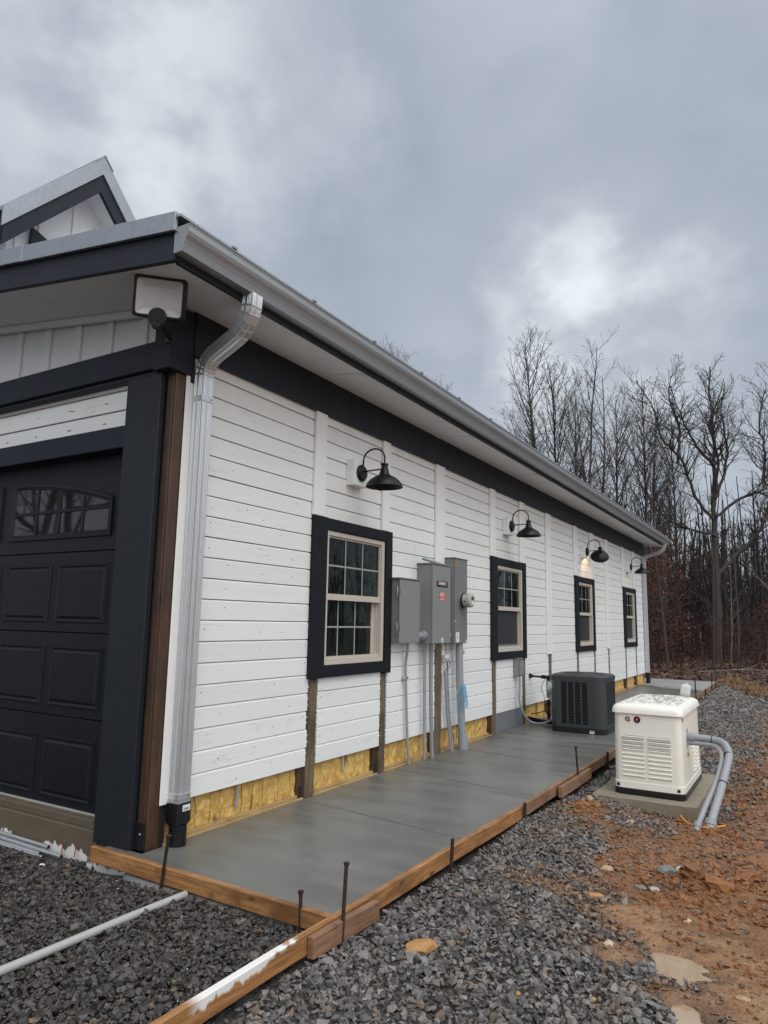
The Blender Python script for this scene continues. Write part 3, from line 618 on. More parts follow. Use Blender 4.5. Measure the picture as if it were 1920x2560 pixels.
# windows in the long wall
for i, wy in enumerate(WY):
    xo = .042; cs = MB()
    cs.box(-.03, xo, wy, wy+.205, WZ0, WZ1); cs.box(-.03, xo, wy+WW-.125, wy+WW, WZ0-.012, WZ1)
    cs.box(-.03, xo-.003, wy+.206, wy+WW-.126, WZ1-.108, WZ1-.002); cs.box(-.03, xo-.003, wy+.206, wy+WW-.126, WZ0+.002, WZ0+.105)
    wn = cs.build('window', 'casing', H, bevel=.003)
    ya, yb, za, zb = wy+.212, wy+WW-.132, WZ0+.109, WZ1-.112
    fr = MB(); fr.box(-.09, .022, ya, ya+.045, za, zb); fr.box(-.09, .022, yb-.05, yb, za, zb); fr.box(-.09, .020, ya+.046, yb-.051, zb-.045, zb); fr.box(-.09, .024, ya+.046, yb-.051, za, za+.04); fr.box(-.09, .002, ya+.046, yb-.051, za+.041, za+.072)
    for q in (.015, .03): fr.box(-.09, -.01-q, yb-.052-q*1.1, yb-.05-q*1.1+.006, za+.04, 1.70)
    fr.build('frame', 'beige', wn, bevel=.003)
    zm = 1.715
    up = MB(); up.box(-.03, .006, ya+.046, yb-.052, zm-.028, zm+.03); up.box(-.03, .004, ya+.046, ya+.062, zm+.031, zb-.046); up.box(-.03, .004, yb-.068, yb-.052, zm+.031, zb-.046); up.box(-.03, .003, ya+.063, yb-.069, zb-.062, zb-.047); up.build('upper_sash', 'beige', wn, bevel=.002)
    MB().box(-.022, -.014, ya+.063, yb-.069, zm+.031, zb-.063).build('glass', 'glass', wn)
    if i == 0: MB().box(-.075, -.066, ya+.046, yb-.085, za+.073, zm-.029).build('glass', 'glass', wn)
    else: MB().box(-.045, -.038, ya+.06, yb-.085, za+.085, zm-.029).build('insect_screen', 'screen', wn)
    lo = MB()
    if i == 0: lo.box(-.08, -.05, yb-.115, yb-.086, za+.073, zm-.029)
    else:
        lo.box(-.05, -.03, yb-.105, yb-.085, za+.073, zm-.029); lo.box(-.05, -.03, ya+.046, yb-.106, za+.073, za+.10); lo.box(-.05, -.03, ya+.046, ya+.062, za+.101, zm-.029)
    lo.build('lower_sash' if i == 0 else 'screen_frame', 'beige' if i == 0 else 'screenframe', wn, bevel=.002)
    g_ = MB(); y0, y1 = ya+.063, yb-.069
    for k in (1, 2): yy = y0+(y1-y0)*k/3; g_.box(-.0138, -.0115, yy-.008, yy+.008, zm+.031, zb-.063)
    zz = .5*(zm+zb)-.012; g_.box(-.0138, -.0112, y0, y1, zz-.008, zz+.008)
    if i == 0:
        y0, y1 = ya+.046, yb-.115
        for k in (1, 2): yy = y0+(y1-y0)*k/3; g_.box(-.0658, -.0635, yy-.008, yy+.008, za+.073, zm-.029)
        g_.box(-.0658, -.0632, y0, y1, 1.432, 1.448)
    g_.build('muntins', 'grid', wn)

# garage front
YF = .31
b = MB(); b.prism([(-10, 3.44), (-.15, 3.44), (-.15, ZR(-.15)+.10), (-10, ZR(-10)+.10)], 1, .335, .37)
b.build('gable_panel', 'soffit', H)
x = -.416
for x0, x1 in ((-.43, -.39), (-.83, -.79), (-1.225, -1.185), (-1.63, -1.59), (-2.04, -2.0), (-2.45, -2.41), (-2.86, -2.82), (-3.27, -3.23)):
    bb = MB().box(x0-.02, x1+.02, .312, .334, 3.47, ZR(.5*(x0+x1))-.05); bb.build('gable_batten', 'soffit', H, bevel=.002)
b = MB(); b.box(-10, -.142, .222, .331, 3.272, 3.482); b.box(-10, -.142, .248, .331, 3.232, 3.268); b.build('header_beam', 'black', H, bevel=.006)
b = MB()
for z0, z1 in ((2.80, 3.043), (3.05, 3.20), (3.206, 3.26)): b.prism([(.36, z0), (YF, z0), (YF, z1-.014), (YF+.01, z1-.004), (.36, z1-.004)], 0, -10, -.46)
k = 0
for zz in (2.96, 3.12):
    for xx in np.arange(-3.3, -.5, .42):
        b.add([(xx+RND.uniform(-.05, .05)+.004*math.cos(t), YF-.001, zz+.005*math.sin(t)) for t in np.linspace(0, 5.2, 6)], [tuple(range(6))], 1)
b.build('front_siding', ['siding_front', 'dirty'], H)
MB().box(-10, -.462, .262, .40, 2.735, 2.902).build('lintel', 'black', H, bevel=.004)
MB().box(-.462, -.102, .25, .298, -.005, 3.245).build('jamb_board', 'blackv', H, bevel=.004)
MB().box(-.86, -.463, .43, .47, .0, 2.9).build('door_jamb', 'casing', H)
MB().box(-4.2, -3.42, .25, .298, .0, 3.245).build('jamb_board', 'blackv', H, bevel=.004)
b = MB(); b.box(-.088, -.030, .300, .405, -.01, 3.30); b.box(-.029, -.002, .302, .405, -.01, 3.30); b.box(-.10, -.089, .30, .405, -.01, 3.3, 1)
b.build('corner_post', ['post', 'dark'], H, bevel=.005)
b = MB(); b.box(-.098, -.012, .286, .2985, .0, .17); b.lathe((-.045, .287, .10), (0, -1, 0), [(.009, 0), (.009, .008), (.0, .008)], 6, 1); b.build('post_base_bracket', ['plastic_black', 'steel'], H, bevel=.002)
b = MB(); b.box(-.14, .026, .20, .418, 3.246, 3.72); b.box(.002, .02, .419, .452, 3.20, 3.40); b.build('corner_block', 'black', H, bevel=.003)
MB().box(-.10, -.012, .406, .46, -.01, .262).build('corner_stud', 'dark', H)
# garage door
xr, xl, yd = -.60, -3.40, .40
b = MB()
for z0, z1 in ((.105, .744), (.750, 1.368), (1.374, 1.992), (1.998, 2.75)): b.box(xl, xr, yd, yd+.04, z0, z1)
gd = b.build('garage_door', 'door', H, bevel=.003)
def dpanel(x0, x1, z0, z1):
    p = MB()
    def ring(d, y): return [(x0+d, y, z0+d), (x1-d, y, z0+d), (x1-d, y, z1-d), (x0+d, y, z1-d)]
    p.loft([ring(0, yd-.0005), ring(.006, yd-.010), ring(.016, yd-.010), ring(.026, yd-.002), ring(.034, yd-.002), ring(.05, yd-.012)], cap=False)
    n = 4; w_ = (x1-x0-.10)/n
    for i in range(n):
        a, c = x0+.05+i*w_, x0+.05+(i+1)*w_
        p.prism([(a+(.0 if i == 0 else .004), yd-.012), (c-(.0 if i == n-1 else .004), yd-.012), (c, yd-.006), (c, yd-.001), (a, yd-.001), (a, yd-.006)], 2, z0+.05, z1-.05)
    p.build('door_panel', 'door', gd)
for z0, z1 in ((1.445, 1.90), (.818, 1.268), (.16, .598)):
    for x0, x1 in ((-1.304, -.704), (-1.99, -1.398), (-2.69, -2.09), (-3.36, -2.77)): dpanel(x0, x1, z0, z1)
def arch(x, xa, xb, za, zb): t = (x-xa)/(xb-xa); return za+(zb-za)*(1-(1-t)**2*1.0) if True else 0
def dwin(xr_, xl_):
    # xr_ is the low end of the arch, xl_ its crown end
    def top(x, d): t = min(1, max(0, (x-xr_)/(xl_-xr_))); return 2.408-d+.185*(1-(1-t)**2)
    sg = 1 if xl_ > xr_ else -1
    def ring(d, y):
        xs = [xr_+sg*d+(xl_-xr_-2*sg*d)*i/14 for i in range(15)]
        return [(xr_+sg*d, y, 2.108+d), (xl_-sg*d, y, 2.108+d)]+[(x, y, top(x, d)) for x in reversed(xs)]
    f = MB(); f.loft([ring(-.004, yd-.0005), ring(.0, yd-.016), ring(.028, yd-.018), ring(.034, yd-.010), ring(.042, yd-.010), ring(.050, yd-.003)], cap=False)
    wn = f.build('door_window', 'door', gd, smooth=20)
    gl = MB(); r_ = ring(.047, yd-.004); gl.add(r_, [tuple(range(len(r_)))]); gl.build('glass', 'doorglass', wn)
    mm = MB(); a, c = xr_+sg*.05, xl_-sg*.05
    for k in (1, 2, 3): x = a+(c-a)*k/4; mm.box(x-.013, x+.013, yd-.013, yd-.0035, 2.155, top(x, .045))
    mm.box(min(a, c), max(a, c), yd-.0125, yd-.0035, 2.318, 2.344); mm.build('muntins', 'door', wn, bevel=.003)
dwin(-.705, -2.0); dwin(-3.36, -2.16)
b = MB(); b.box(-10, -.463, .285, .60, -.45, .045); b.box(-10, -.463, .315, .60, .046, .10); b.box(-.4625, .02, .215, .60, -.45, -.101); b.box(-.4625, -.30, .30, .60, -.1005, -.008)
b.build('foundation', 'sillpaint', H, bevel=.004)
MB().box(-10, -.61, .392, .41, .099, .112).build('door_seal', 'pvc_dirty', H)
# dormer gable on the roof
px, py, pz = -3.0, 1.652, 6.80; SLP = 1.11; HW = 1.10
def rk(b, y0, y1, d0, d1, x0, x1, m=0):
    def P(x, y, d): return (x, y, pz-SLP*abs(y-py)+d)
    return b.hexa([P(x0, y0, d0), P(x0, y0, d1), P(x0, y1, d0), P(x0, y1, d1), P(x1, y0, d0), P(x1, y0, d1), P(x1, y1, d0), P(x1, y1, d1)], m)
dm = MB(); dm.prism([(py-.86, 4.2), (py+.86, 4.2), (py+.86, 5.55), (py, 6.49), (py-.86, 5.55)], 0, -7, -3.27)
DM = dm.build('dormer', 'soffit', H)
b = MB()
for s in (-1, 1): rk(b, py, py+s*HW, -.02, .02, -7.4, px+.03)
b.build('dormer_roof', 'galv', DM)
b = MB()
for s in (-1, 1): rk(b, py+s*.0, py+s*HW, -.20, .03, px+.031, px+.05)
for s in (-1, 1): rk(b, py, py+s*.12, .031, .045, -7.4, px+.06)
b.build('rake_flashing', 'galv', DM)
b = MB()
for s in (-1, 1): rk(b, py, py+s*(HW-.01), -.42, -.205, px-.015, px+.03)
b.build('rake_board', 'black', DM)
b = MB()
for s in (-1, 1): rk(b, py, py+s*(HW-.03), -.345, -.33, -7.3, px-.016)
b.build('dormer_soffit', 'soffit', DM)
b = MB()
for s in (-1, 1): b.box(-7.4, px+.03, py+s*HW-.02, py+s*HW+.02, pz-SLP*HW-.36, pz-SLP*HW-.14)
b.build('eave_fascia', 'black', DM)
for yy in (.90, 1.15, 1.55, 1.85, 2.2): MB().box(-3.269, -3.247, yy-.03, yy+.03, 4.25, pz-.46-SLP*abs(yy-py)).build('dormer_batten', 'soffit', DM)
b = MB(); b.prism([(1.02, 4.6), (1.66, 4.6), (1.66, 5.62), (1.25, 5.60), (1.02, 5.68)], 0, -3.246, -3.20); b.build('dark_vent', 'black', DM)

# ------------------------------------------------------------------ wall lamps
def wall_lamp(yc, zc, label, tilt=0, lit=0.0):
    R = thing('wall_lamp', label, 'lamp', (.0, yc, zc), 'black gooseneck lamps above the windows')
    bl = MB().box(.002, .088, yc-.122, yc+.12, zc-.13, zc+.13); bl.box(.0885, .0905, yc-.116, yc+.114, zc-.124, zc+.124); bl.build('mounting_block', 'white', R, bevel=.004)
    pl = MB(); pl.lathe((.091, yc, zc), (1, 0, 0), [(.083, 0), (.083, .016), (.074, .022), (.074, .027), (.066, .034), (0, .034)], 32); pl.lathe((.12, yc+.01, zc-.01), (1, 0, 0), [(.009, 0), (.009, .012), (0, .012)], 8); pl.build('wall_plate', 'lamp', R, smooth=30)
    xs = .36; a = MB()
    arc = [(.115, yc, zc+.055), (.118, yc, zc+.12)]+[(.118+(xs-.118)*(.5-.5*math.cos(t)), yc, zc+.125+.105*math.sin(t)) for t in np.linspace(.12, math.pi-.12, 14)]+[(xs, yc, zc+.11), (xs, yc, zc+.07)]
    a.tube(arc, .0085, 10); a.tube([(.115, yc, zc+.015), (xs, yc, zc+.02)], .0075, 8); arm = a.build('gooseneck_arm', 'lamp', R, smooth=50)
    sh = MB(); T = Vector((xs, yc, zc+.075))
    prof = [(.0, .0), (.036, .004), (.040, .018), (.032, .024), (.032, .05), (.036, .052), (.038, .062), (.040, .066), (.045, .095), (.050, .10), (.056, .118), (.10, .140), (.142, .170), (.170, .205), (.180, .232), (.182, .236), (.176, .236), (.165, .208), (.138, .176), (.095, .148), (.03, .13), (0, .128)]
    sh.lathe(T, (0, 0, -1), prof, 40)
    rot = Vector((0, 0, -1)).rotation_difference(Vector(tilt).normalized()).to_matrix().to_4x4() if tilt else Matrix()
    f = lambda p: T+rot.to_3x3() @ (p-T)
    sh.xf(f); sho = sh.build('lamp_shade', 'lamp', R, smooth=40)
    if lit:
        bu = MB(); bu.lathe(T, (0, 0, -1), [(0, .20), (.022, .185), (.028, .165), (.018, .14), (.012, .128)][::-1], 12); bu.xf(f); bu.build('bulb', 'bulb', sho, smooth=True)
        ld = bpy.data.lights.new('lamp_light', 'SPOT'); ld.energy = lit; ld.color = (1, .66, .36); ld.spot_size = rad(100); ld.spot_blend = .5; ld.shadow_soft_size = .03
        lo = bpy.data.objects.new('lamp_light', ld); COL.objects.link(lo); lo.parent = R
        p = f(T+Vector((0, 0, -.215))); dr = Vector((-.55, 0, -1)) if not tilt else Vector((-.9, .12, -.75)); lo.location = p-R.location; lo.rotation_euler = dr.to_track_quat('-Z', 'Y').to_euler()
    return R
wall_lamp(2.63, 2.94, 'black gooseneck lamp over the nearest window, left of the grey cabinets')
wall_lamp(6.79, 2.935, 'black gooseneck lamp above the window beside the round electric meter')
wall_lamp(11.03, 2.95, 'black gooseneck lamp with its shade knocked askew, glowing warm on the wall', (-.22, .66, -.72), 7)
wall_lamp(15.185, 2.957, 'black gooseneck lamp over the farthest window, next to the far downspout', None, 2.2)

# floodlight on the corner block
FL = thing('floodlight', 'square black floodlight with pale lens at the eave corner above the brown post', 'floodlight', (.03, .2, 3.5))
fc = Vector((.235, -.10, 3.585)); fd = (Vector((.50, -.82, -.30))).normalized(); fr_ = fd.cross(Vector((0, 0, 1))).normalized()*-1; fu = fd.cross(fr_)
if fu.z < 0: fu = -fu
roll = rad(-6); r2 = fr_*math.cos(roll)+fu*math.sin(roll); u2 = fu*math.cos(roll)-fr_*math.sin(roll)
def fp(a, c, d): return fc+r2*a+u2*c+fd*d
hw, hh = .172, .135
def frr(dx_, dz_, d, rr=.02): return [fp(p[0], p[1], d) for p in rrect(-hw+dx_, hw-dx_, -hh+dz_, hh-dz_, rr, 0, 3)]
b = MB(); b.loft([frr(.03, .03, -.05), frr(0, 0, -.03), frr(0, 0, .012), frr(.006, .006, .018), frr(.020, .020, .018), frr(.022, .022, -.022)]); b.build('housing', 'lamp', FL, smooth=30)
b = MB(); A, B_ = (hw-.02, hh-.02), (.10, .065)
o4 = [(-A[0], -A[1]), (A[0], -A[1]), (A[0], A[1]), (-A[0], A[1])]; i4 = [(-B_[0], -B_[1]-.01), (B_[0], -B_[1]-.01), (B_[0], B_[1]), (-B_[0], B_[1])]
b.add([fp(*p, .0135) for p in o4]+[fp(*p, -.004) for p in i4], [(0, 1, 5, 4), (1, 2, 6, 5), (2, 3, 7, 6), (3, 0, 4, 7), (4, 5, 6, 7)]); b.build('lens', 'reflector', FL)
b = MB(); b.lathe(fp(0, -hh+.008, -.005), fd, [(.062, 0), (.062, .028), (.056, .032), (0, .032)], 24); b.tube([fp(0, -hh-.03, .0), fp(0, -hh-.03, -.1), Vector((.03, .19, 3.46))], .022, 10); b.lathe(fp(0, -hh-.045, .02), fd, [(.03, -.03), (.03, .02), (.024, .028), (0, .03)], 16); b.build('swivel_mount', 'plastic_black', FL, smooth=30)
b = MB(); b.box(-.02, .0255, .186, .199, 3.42, 3.53); b.build('base_plate', 'plastic_black', FL, bevel=.003)

# ------------------------------------------------------------------ electrical cabinets
def label_rect(b, x, y0, y1, z0, z1, m=0): b.add([(x, y0, z0), (x, y1, z0), (x, y1, z1), (x, y0, z1)], [(0, 1, 2, 3)], m)
C1 = thing('disconnect_cabinet', 'lowest grey steel cabinet with two side latches, touching the black window trim', 'electrical box', (0, 3.6, 1.27))
b = MB(); b.box(.004, .118, 3.385, 3.81, 1.276, 1.948); b.build('cabinet_body', 'boxgrey', C1, bevel=.003)
MB().box(.119, .138, 3.37, 3.815, 1.277, 1.946).build('cabinet_door', 'boxgrey', C1, bevel=.004)
MB().box(.003, .150, 3.36, 3.825, 1.949, 1.962).build('rain_hood', 'boxgrey', C1, bevel=.003)
for z in (1.83, 1.45):
    b = MB(); b.box(.095, .150, 3.361, 3.3695, z-.03, z+.03); b.tube([(.108, 3.36, z-.06), (.108, 3.355, z+.045)], .006, 8); b.box(.10, .116, 3.358, 3.369, z-.085, z-.065); b.build('latch', 'steel', C1, bevel=.001)
C2 = thing('transfer_switch', 'middle grey cabinet with black brand plate and red warning label', 'electrical box', (0, 4.2, 1.26))
MB().box(.004, .190, 4.0, 4.44, 1.268, 2.150).build('cabinet_body', 'boxgrey', C2, bevel=.003)
MB().box(.1905, .21, 3.992, 4.448, 1.266, 2.148).build('cabinet_door', 'boxgrey', C2, bevel=.004)
MB().box(.003, .222, 3.985, 4.458, 2.151, 2.166).build('rain_hood', 'boxgrey', C2, bevel=.003)
b = MB(); b.box(.2105, .2125, 4.082, 4.365, 1.90, 1.968); XF = lambda xx, yy, zz: (lambda x, y: (xx, yy+x, zz+y))
textmesh('GENERAC', .046, XF(.2135, 4.222, 1.94), b, 1, bold=.0012)
b.add([(.2135, 4.15, 1.9165), (.2135, 4.30, 1.9105), (.2135, 4.30, 1.918)], [(0, 1, 2)], 2); b.build('brand_plate', ['ink', 'sticker', 'red'], C2)
b = MB(); label_rect(b, .2112, 4.146, 4.296, 1.745, 1.842)
for t, z in (('EMERGENCY', 1.829), ('DISCONNECT', 1.808), ('SERVICE', 1.783), ('DISCONNECT', 1.760)): textmesh(t, .0205, XF(.2120, 4.221, z), b, 1, bold=.0008)
b.build('warning_label', ['red', 'sticker'], C2)
b = MB(); label_rect(b, .2112, 4.197, 4.262, 1.276, 1.326)
for k in range(5): label_rect(b, .2116, 4.205+k*.011, 4.211+k*.011, 1.285, 1.317, 1)
b.build('rating_sticker', ['sticker', 'pvc'], C2)
b = MB(); b.lathe((.095, 3.81, 1.352), (0, 1, 0), [(.036, .006), (.036, .12), (.046, .121), (.048, .15), (.052, .151), (.052, .189)], 24); b.build('conduit_nipple', 'pvc', C2, smooth=30)
b = MB(); b.lathe((.095, 4.449, 1.352), (0, 1, 0), [(.05, 0), (.05, .05), (.036, .052), (.036, .19)], 24); b.build('conduit_nipple', 'pvc', C2, smooth=30)
C3 = thing('meter_cabinet', 'tallest grey cabinet carrying the round electric meter', 'electrical box', (0, 4.85, 1.25))
MB().box(.004, .146, 4.655, 5.04, 1.252, 2.272).build('cabinet_body', 'boxgrey2', C3, bevel=.003)
MB().box(.1465, .16, 4.672, 5.036, 1.254, 2.270).build('cabinet_cover', 'boxgrey2', C3, bevel=.003)
MB().box(.003, .168, 4.645, 5.048, 2.273, 2.285).build('rain_hood', 'boxgrey2', C3, bevel=.003)
yM, zM = 4.872, 1.772
b = MB(); b.lathe((.1605, yM, zM), (1, 0, 0), [(.103, 0), (.103, .012), (.096, .018)], 36); b.lathe((.178, yM, zM), (1, 0, 0), [(.098, 0), (.098, .018), (.088, .028)], 36, 1); mring = b.build('meter_ring', ['boxgrey', 'plastic_black'], C3, smooth=30)
b = MB(); b.lathe((.205, yM, zM), (1, 0, 0), [(.086, 0), (.086, .055)], 36)
for a in (0.6, 2.2, 3.3, 4.2, 5.5): b.box(.225, .245, yM+.0865*math.cos(a)-.006, yM+.0865*math.cos(a)+.006, zM+.0865*math.sin(a)-.006, zM+.0865*math.sin(a)+.006, 1)
mtr = b.build('electric_meter', ['palegrey' if 0 else 'regulator', 'ink'], C3, smooth=30)
b = MB(); b.lathe((.2605, yM, zM), (1, 0, 0), [(.089, 0), (.090, .012), (.084, .032), (.070, .042), (0, .044)], 36); b.build('meter_dome', 'meterglass', mtr, smooth=30)
b = MB(); b.box(.3055, .3075, yM-.03, yM+.03, zM+.008, zM+.040); b.box(.3055, .3065, yM-.04, yM+.04, zM-.05, zM-.01, 1); b.build('meter_display', ['ink', 'sticker'], mtr)
b = MB(); label_rect(b, .1606, 4.684, 4.80, 2.185, 2.216); textmesh('SARDIA', .030, XF(.1612, 4.742, 2.2), b, 1, bold=.001); b.build('yellow_label', ['yellow', 'ink'], C3)
b = MB(); label_rect(b, .1606, 4.70, 4.80, 1.268, 1.388)
for k in range(7): label_rect(b, .1610, 4.71+.006*(k % 3), 4.74+.016*(k % 4), 1.278+k*.015, 1.284+k*.015, 1)
b.build('data_sticker', ['sticker', 'pvc'], C3)
b = MB(); label_rect(b, .1606, 4.985, 5.03, 1.262, 1.298); label_rect(b, .1610, 4.988, 5.028, 1.286, 1.296, 1); b.build('small_sticker', ['sticker', 'redlip'], C3)
b = MB(); b.lathe((.1605, 4.69, 1.52), (1, 0, 0), [(.009, 0), (.007, .006), (0, .007)], 10); b.build('seal_button', 'sticker', C3)
b = MB(); b.tube([(.15, 3.86, 2.196), (.11, 4.40, 2.180)], .0145, 12, cap=False); b.tube([(.15, 3.861, 2.196), (.11, 4.399, 2.180)], .0115, 12)
tag(b.build('pipe_offcut', 'pvc', loc=(.13, 4.1, 2.17), smooth=30), 'short grey pipe lying on top of the middle grey cabinet', 'pipe')
def pipe(name, pts, r, label, mt='pvc', extra=None, cat='conduit', group=None, n=14, sm=True):
    R = thing(name, label, cat, pts[-1], group); b = MB(); b.tube(smooth_path(pts, 6) if sm else pts, r, n); b.build('pipe', mt, R, smooth=40)
    if extra: extra(R)
    return R
def strap(y, x, z, r, nm='pipe_strap'):
    def f(R): MB().box(.002, x+r+.004, y-r-.022, y+r+.012, z-.012, z+.012).build(nm, 'steel', R, bevel=.003)
    return f
pipe('conduit', [(.075, 3.66, 1.275), (.07, 3.668, 1.19), (.04, 3.69, 1.08), (.035, 3.70, .9), (.04, 3.74, .3), (.05, 3.775, -.02)], .0145, 'thin grey conduit with a strap below the lowest grey cabinet', extra=strap(3.70, .035, .905, .0145))
pipe('conduit', [(.07, 4.075, 1.266), (.06, 4.09, .7), (.045, 4.13, -.02)], .0165, 'slim dark grey conduit, left one of the pair under the middle cabinet')
pipe('conduit', [(.10, 4.17, 1.266), (.08, 4.21, .7), (.06, 4.29, -.02)], .023, 'stouter grey conduit, right one of the pair under the middle cabinet')
def collar(R):
    b = MB(); b.lathe((.132, 4.975, -.02), (0, 0, 1), [(.062, 0), (.062, .17), (.058, .19), (.047, .19)], 24); b.build('collar', 'pvc', R, smooth=30)
    b = MB(); b.box(.15, .156, 4.93, 4.955, 1.12, 1.20); b.box(.1565, .158, 4.93, 4.955, 1.13, 1.16, 1); b.build('warning_tag', ['sticker', 'redlip'], R)
pipe('service_conduit', [(.10, 4.93, 1.252), (.105, 4.935, .8), (.13, 4.97, -.02)], .046, 'thick grey service conduit below the meter cabinet', extra=collar, n=22)
R = thing('cable_riser', 'two slim grey risers with a small white junction block, left of the thick conduit', 'conduit', (.07, 4.7, 0))
b = MB(); b.tube([(.05, 4.64, .93), (.06, 4.69, .4), (.075, 4.76, -.01)], .016, 10); b.tube([(.05, 4.70, 1.05), (.06, 4.73, .5), (.085, 4.79, -.01)], .011, 10); b.build('risers', 'pvc', R, smooth=30)
MB().box(.03, .07, 4.61, 4.73, 1.075, 1.12).build('junction_block', 'sticker', R, bevel=.004)
b = MB(); b.tube(smooth_path([(.05, 4.66, 1.25), (.06, 4.64, 1.18), (.05, 4.66, 1.12)]), .004, 6); b.tube(smooth_path([(.05, 4.65, 1.08), (.075, 4.66, 1.0), (.05, 4.64, .92)]), .004, 6); b.tube(smooth_path([(.05, 4.71, 1.08), (.07, 4.73, 1.0), (.05, 4.69, .93)]), .004, 6); b.build('leads', 'ink', R)
b = MB()
for k in range(10):
    a = RND.uniform(-.035, .045); w_ = RND.uniform(.02, .085); h = RND.uniform(.10, .28); x0 = .165+RND.uniform(-.015, .02)
    b.tube(smooth_path([(x0, 4.90+a*.3, .76+RND.uniform(-.02, .02)), (x0+.03, 4.90+a-w_*.7, .70-h*.3), (x0+.02, 4.90+a-w_*.3, .72-h), (x0+.03, 4.90+a+w_*.4, .70-h*.7), (x0+.01, 4.91+a*.3, .75)], 5), .0021, 5)
for k in range(3): b.tube(smooth_path([(.16, 4.89, .74), (.12, 4.80+.01*k, .66), (.14, 4.76+.02*k, .5), (.16, 4.83+.02*k, .28-.03*k)], 5), .0019, 5)
b.tube([(.163, 4.88, .735), (.185, 4.91, .74), (.163, 4.945, .735)], .010, 6)
tag(b.build('cable_bundle', 'blue', loc=(.17, 4.9, .5), smooth=60), 'tangled coil of pale blue cable hung on the thick conduit', 'cable')
# small AC disconnect and gas riser
R = thing('disconnect_box', 'small grey electrical box under the second window, above a curved whip', 'electrical box', (0, 7.12, .73))
MB().box(.003, .075, 7.05, 7.235, .735, .985).build('box_body', 'boxgrey', R, bevel=.003); MB().box(.0755, .105, 7.085, 7.24, .75, .965).build('box_cover', 'boxgrey', R, bevel=.004); MB().box(.003, .10, 7.045, 7.242, .986, .995).build('box_hood', 'boxgrey', R, bevel=.002)
pipe('power_whip', [(.075, 7.13, .735), (.075, 7.13, .62), (.07, 7.12, .42), (.10, 7.14, .25), (.17, 7.22, .10), (.28, 7.33, .05), (.40, 7.43, .08), (.56, 7.52, .18)], .016, 'grey flexible whip looping from the small wall box to the air conditioner', cat='conduit')
pipe('refrigerant_line', [(-.02, 7.72, .06), (.2, 7.64, .05), (.36, 7.58, .055), (.6, 7.56, .06)], .034, 'black insulated pipe lying on the slab behind the air conditioner', 'plastic_black', cat='pipe')
b = MB(); b.tube(smooth_path([(.05, 7.70, .14), (.16, 7.60, .16), (.34, 7.56, .21), (.6, 7.55, .22)]), .007, 6); tag(b.build('black_cable', 'ink', loc=(.2, 7.6, .15)), 'thin black cable arching behind the air conditioner', 'cable')
R = thing('gas_regulator', 'round pale grey gas regulator on a black pipe out of the wall', 'gas regulator', (.32, 7.78, 0))
b = MB(); b.tube([(-.02, 7.78, .70), (.30, 7.78, .69)], .016, 12); b.lathe((.0, 7.78, .70), (1, 0, 0), [(.042, .001), (.042, .02), (.028, .025), (.028, .05)], 8); b.lathe((.19, 7.78, .695), (1, 0, 0), [(.027, 0), (.03, .02), (.03, .05), (.027, .07)], 8); b.lathe((.275, 7.78, .69), (1, 0, 0), [(.034, 0), (.034, .05), (0, .055)], 10); b.tube([(.30, 7.78, .70), (.30, 7.78, .62)], .026, 10); b.tube([(.30, 7.78, .36), (.30, 7.78, -.02)], .022, 10); b.lathe((.30, 7.78, .26), (0, 0, 1), [(.034, 0), (.034, .08)], 8); b.lathe((.30, 7.78, .10), (0, 0, 1), [(.030, 0), (.030, .05)], 8); b.build('gas_pipe', 'plastic_black', R, smooth=30)
b = MB(); b.tube([(.30, 7.78, .64), (.30, 7.78, .38)], [.036, .033], 14); b.lathe((.335, 7.77, .52), (.8, -.6, 0), [(.04, 0), (.085, .01), (.092, .03), (.085, .05), (.05, .07), (.04, .13), (0, .135)], 28); b.tube([(.36, 7.76, .45), (.38, 7.75, .34)], [.045, .04], 12); b.build('regulator_body', 'regulator', R, smooth=30)
b = MB(); b.lathe((.44, 7.69, .52), (.8, -.6, 0), [(.03, 0), (.03, .02), (0, .022)], 14); b.build('vent_cap', 'plastic_black', R)
b = MB(); b.tube(smooth_path([(.26, 7.77, .67), (.22, 7.75, .6), (.20, 7.74, .5), (.24, 7.75, .4), (.23, 7.75, .1), (.22, 7.76, .02)]), .0045, 6); b.build('tracer_wire', 'ink', R)

# ------------------------------------------------------------------ air conditioner
AC = thing('air_conditioner', 'dark slate outdoor air conditioner with louvred sides standing on the walk', 'air conditioner', (.92, 7.46, 0))
ax0, ax1, ay0, ay1 = .535, 1.315, 7.08, 7.84
b = MB(); b.loft([rrect(ax0-.004, ax1+.004, ay0-.004, ay1+.004, .12, z, 6) for z in (.002, .075)]); b.build('base_pan', 'plastic_black', AC, smooth=40)
b = MB(); b.loft([rrect(ax0+.02, ax1-.02, ay0+.02, ay1-.02, .11, z, 6) for z in (.076, .745)]); b.build('coil_core', 'acdark', AC, smooth=40)
b = MB()
zs = (.077, .735)
sec = rrect(ax0, ax1, ay0, ay1, .13, 0, 6)
for cx, cy, a0 in ((ax1-.13, ay1-.13, 0), (ax0+.13, ay1-.13, 90), (ax0+.13, ay0+.13, 180), (ax1-.13, ay0+.13, 270)):
    out = [(cx+.13*math.cos(rad(a0+15*i)), cy+.13*math.sin(rad(a0+15*i))) for i in range(7)]; inn = [(cx+.112*math.cos(rad(a0+15*i)), cy+.112*math.sin(rad(a0+15*i))) for i in range(6, -1, -1)]
    b = MB(); b.prism(out+inn, 2, *zs)
    if cy < 7.3 and cx < .9: b.box(ax0+.10, ax0+.16, ay0, ay0+.018, *zs)
    if cy < 7.3 and cx > .9: b.box(ax1-.225, ax1-.131, ay0, ay0+.018, *zs)
    b.build('corner_panel', 'ac', AC, smooth=40)
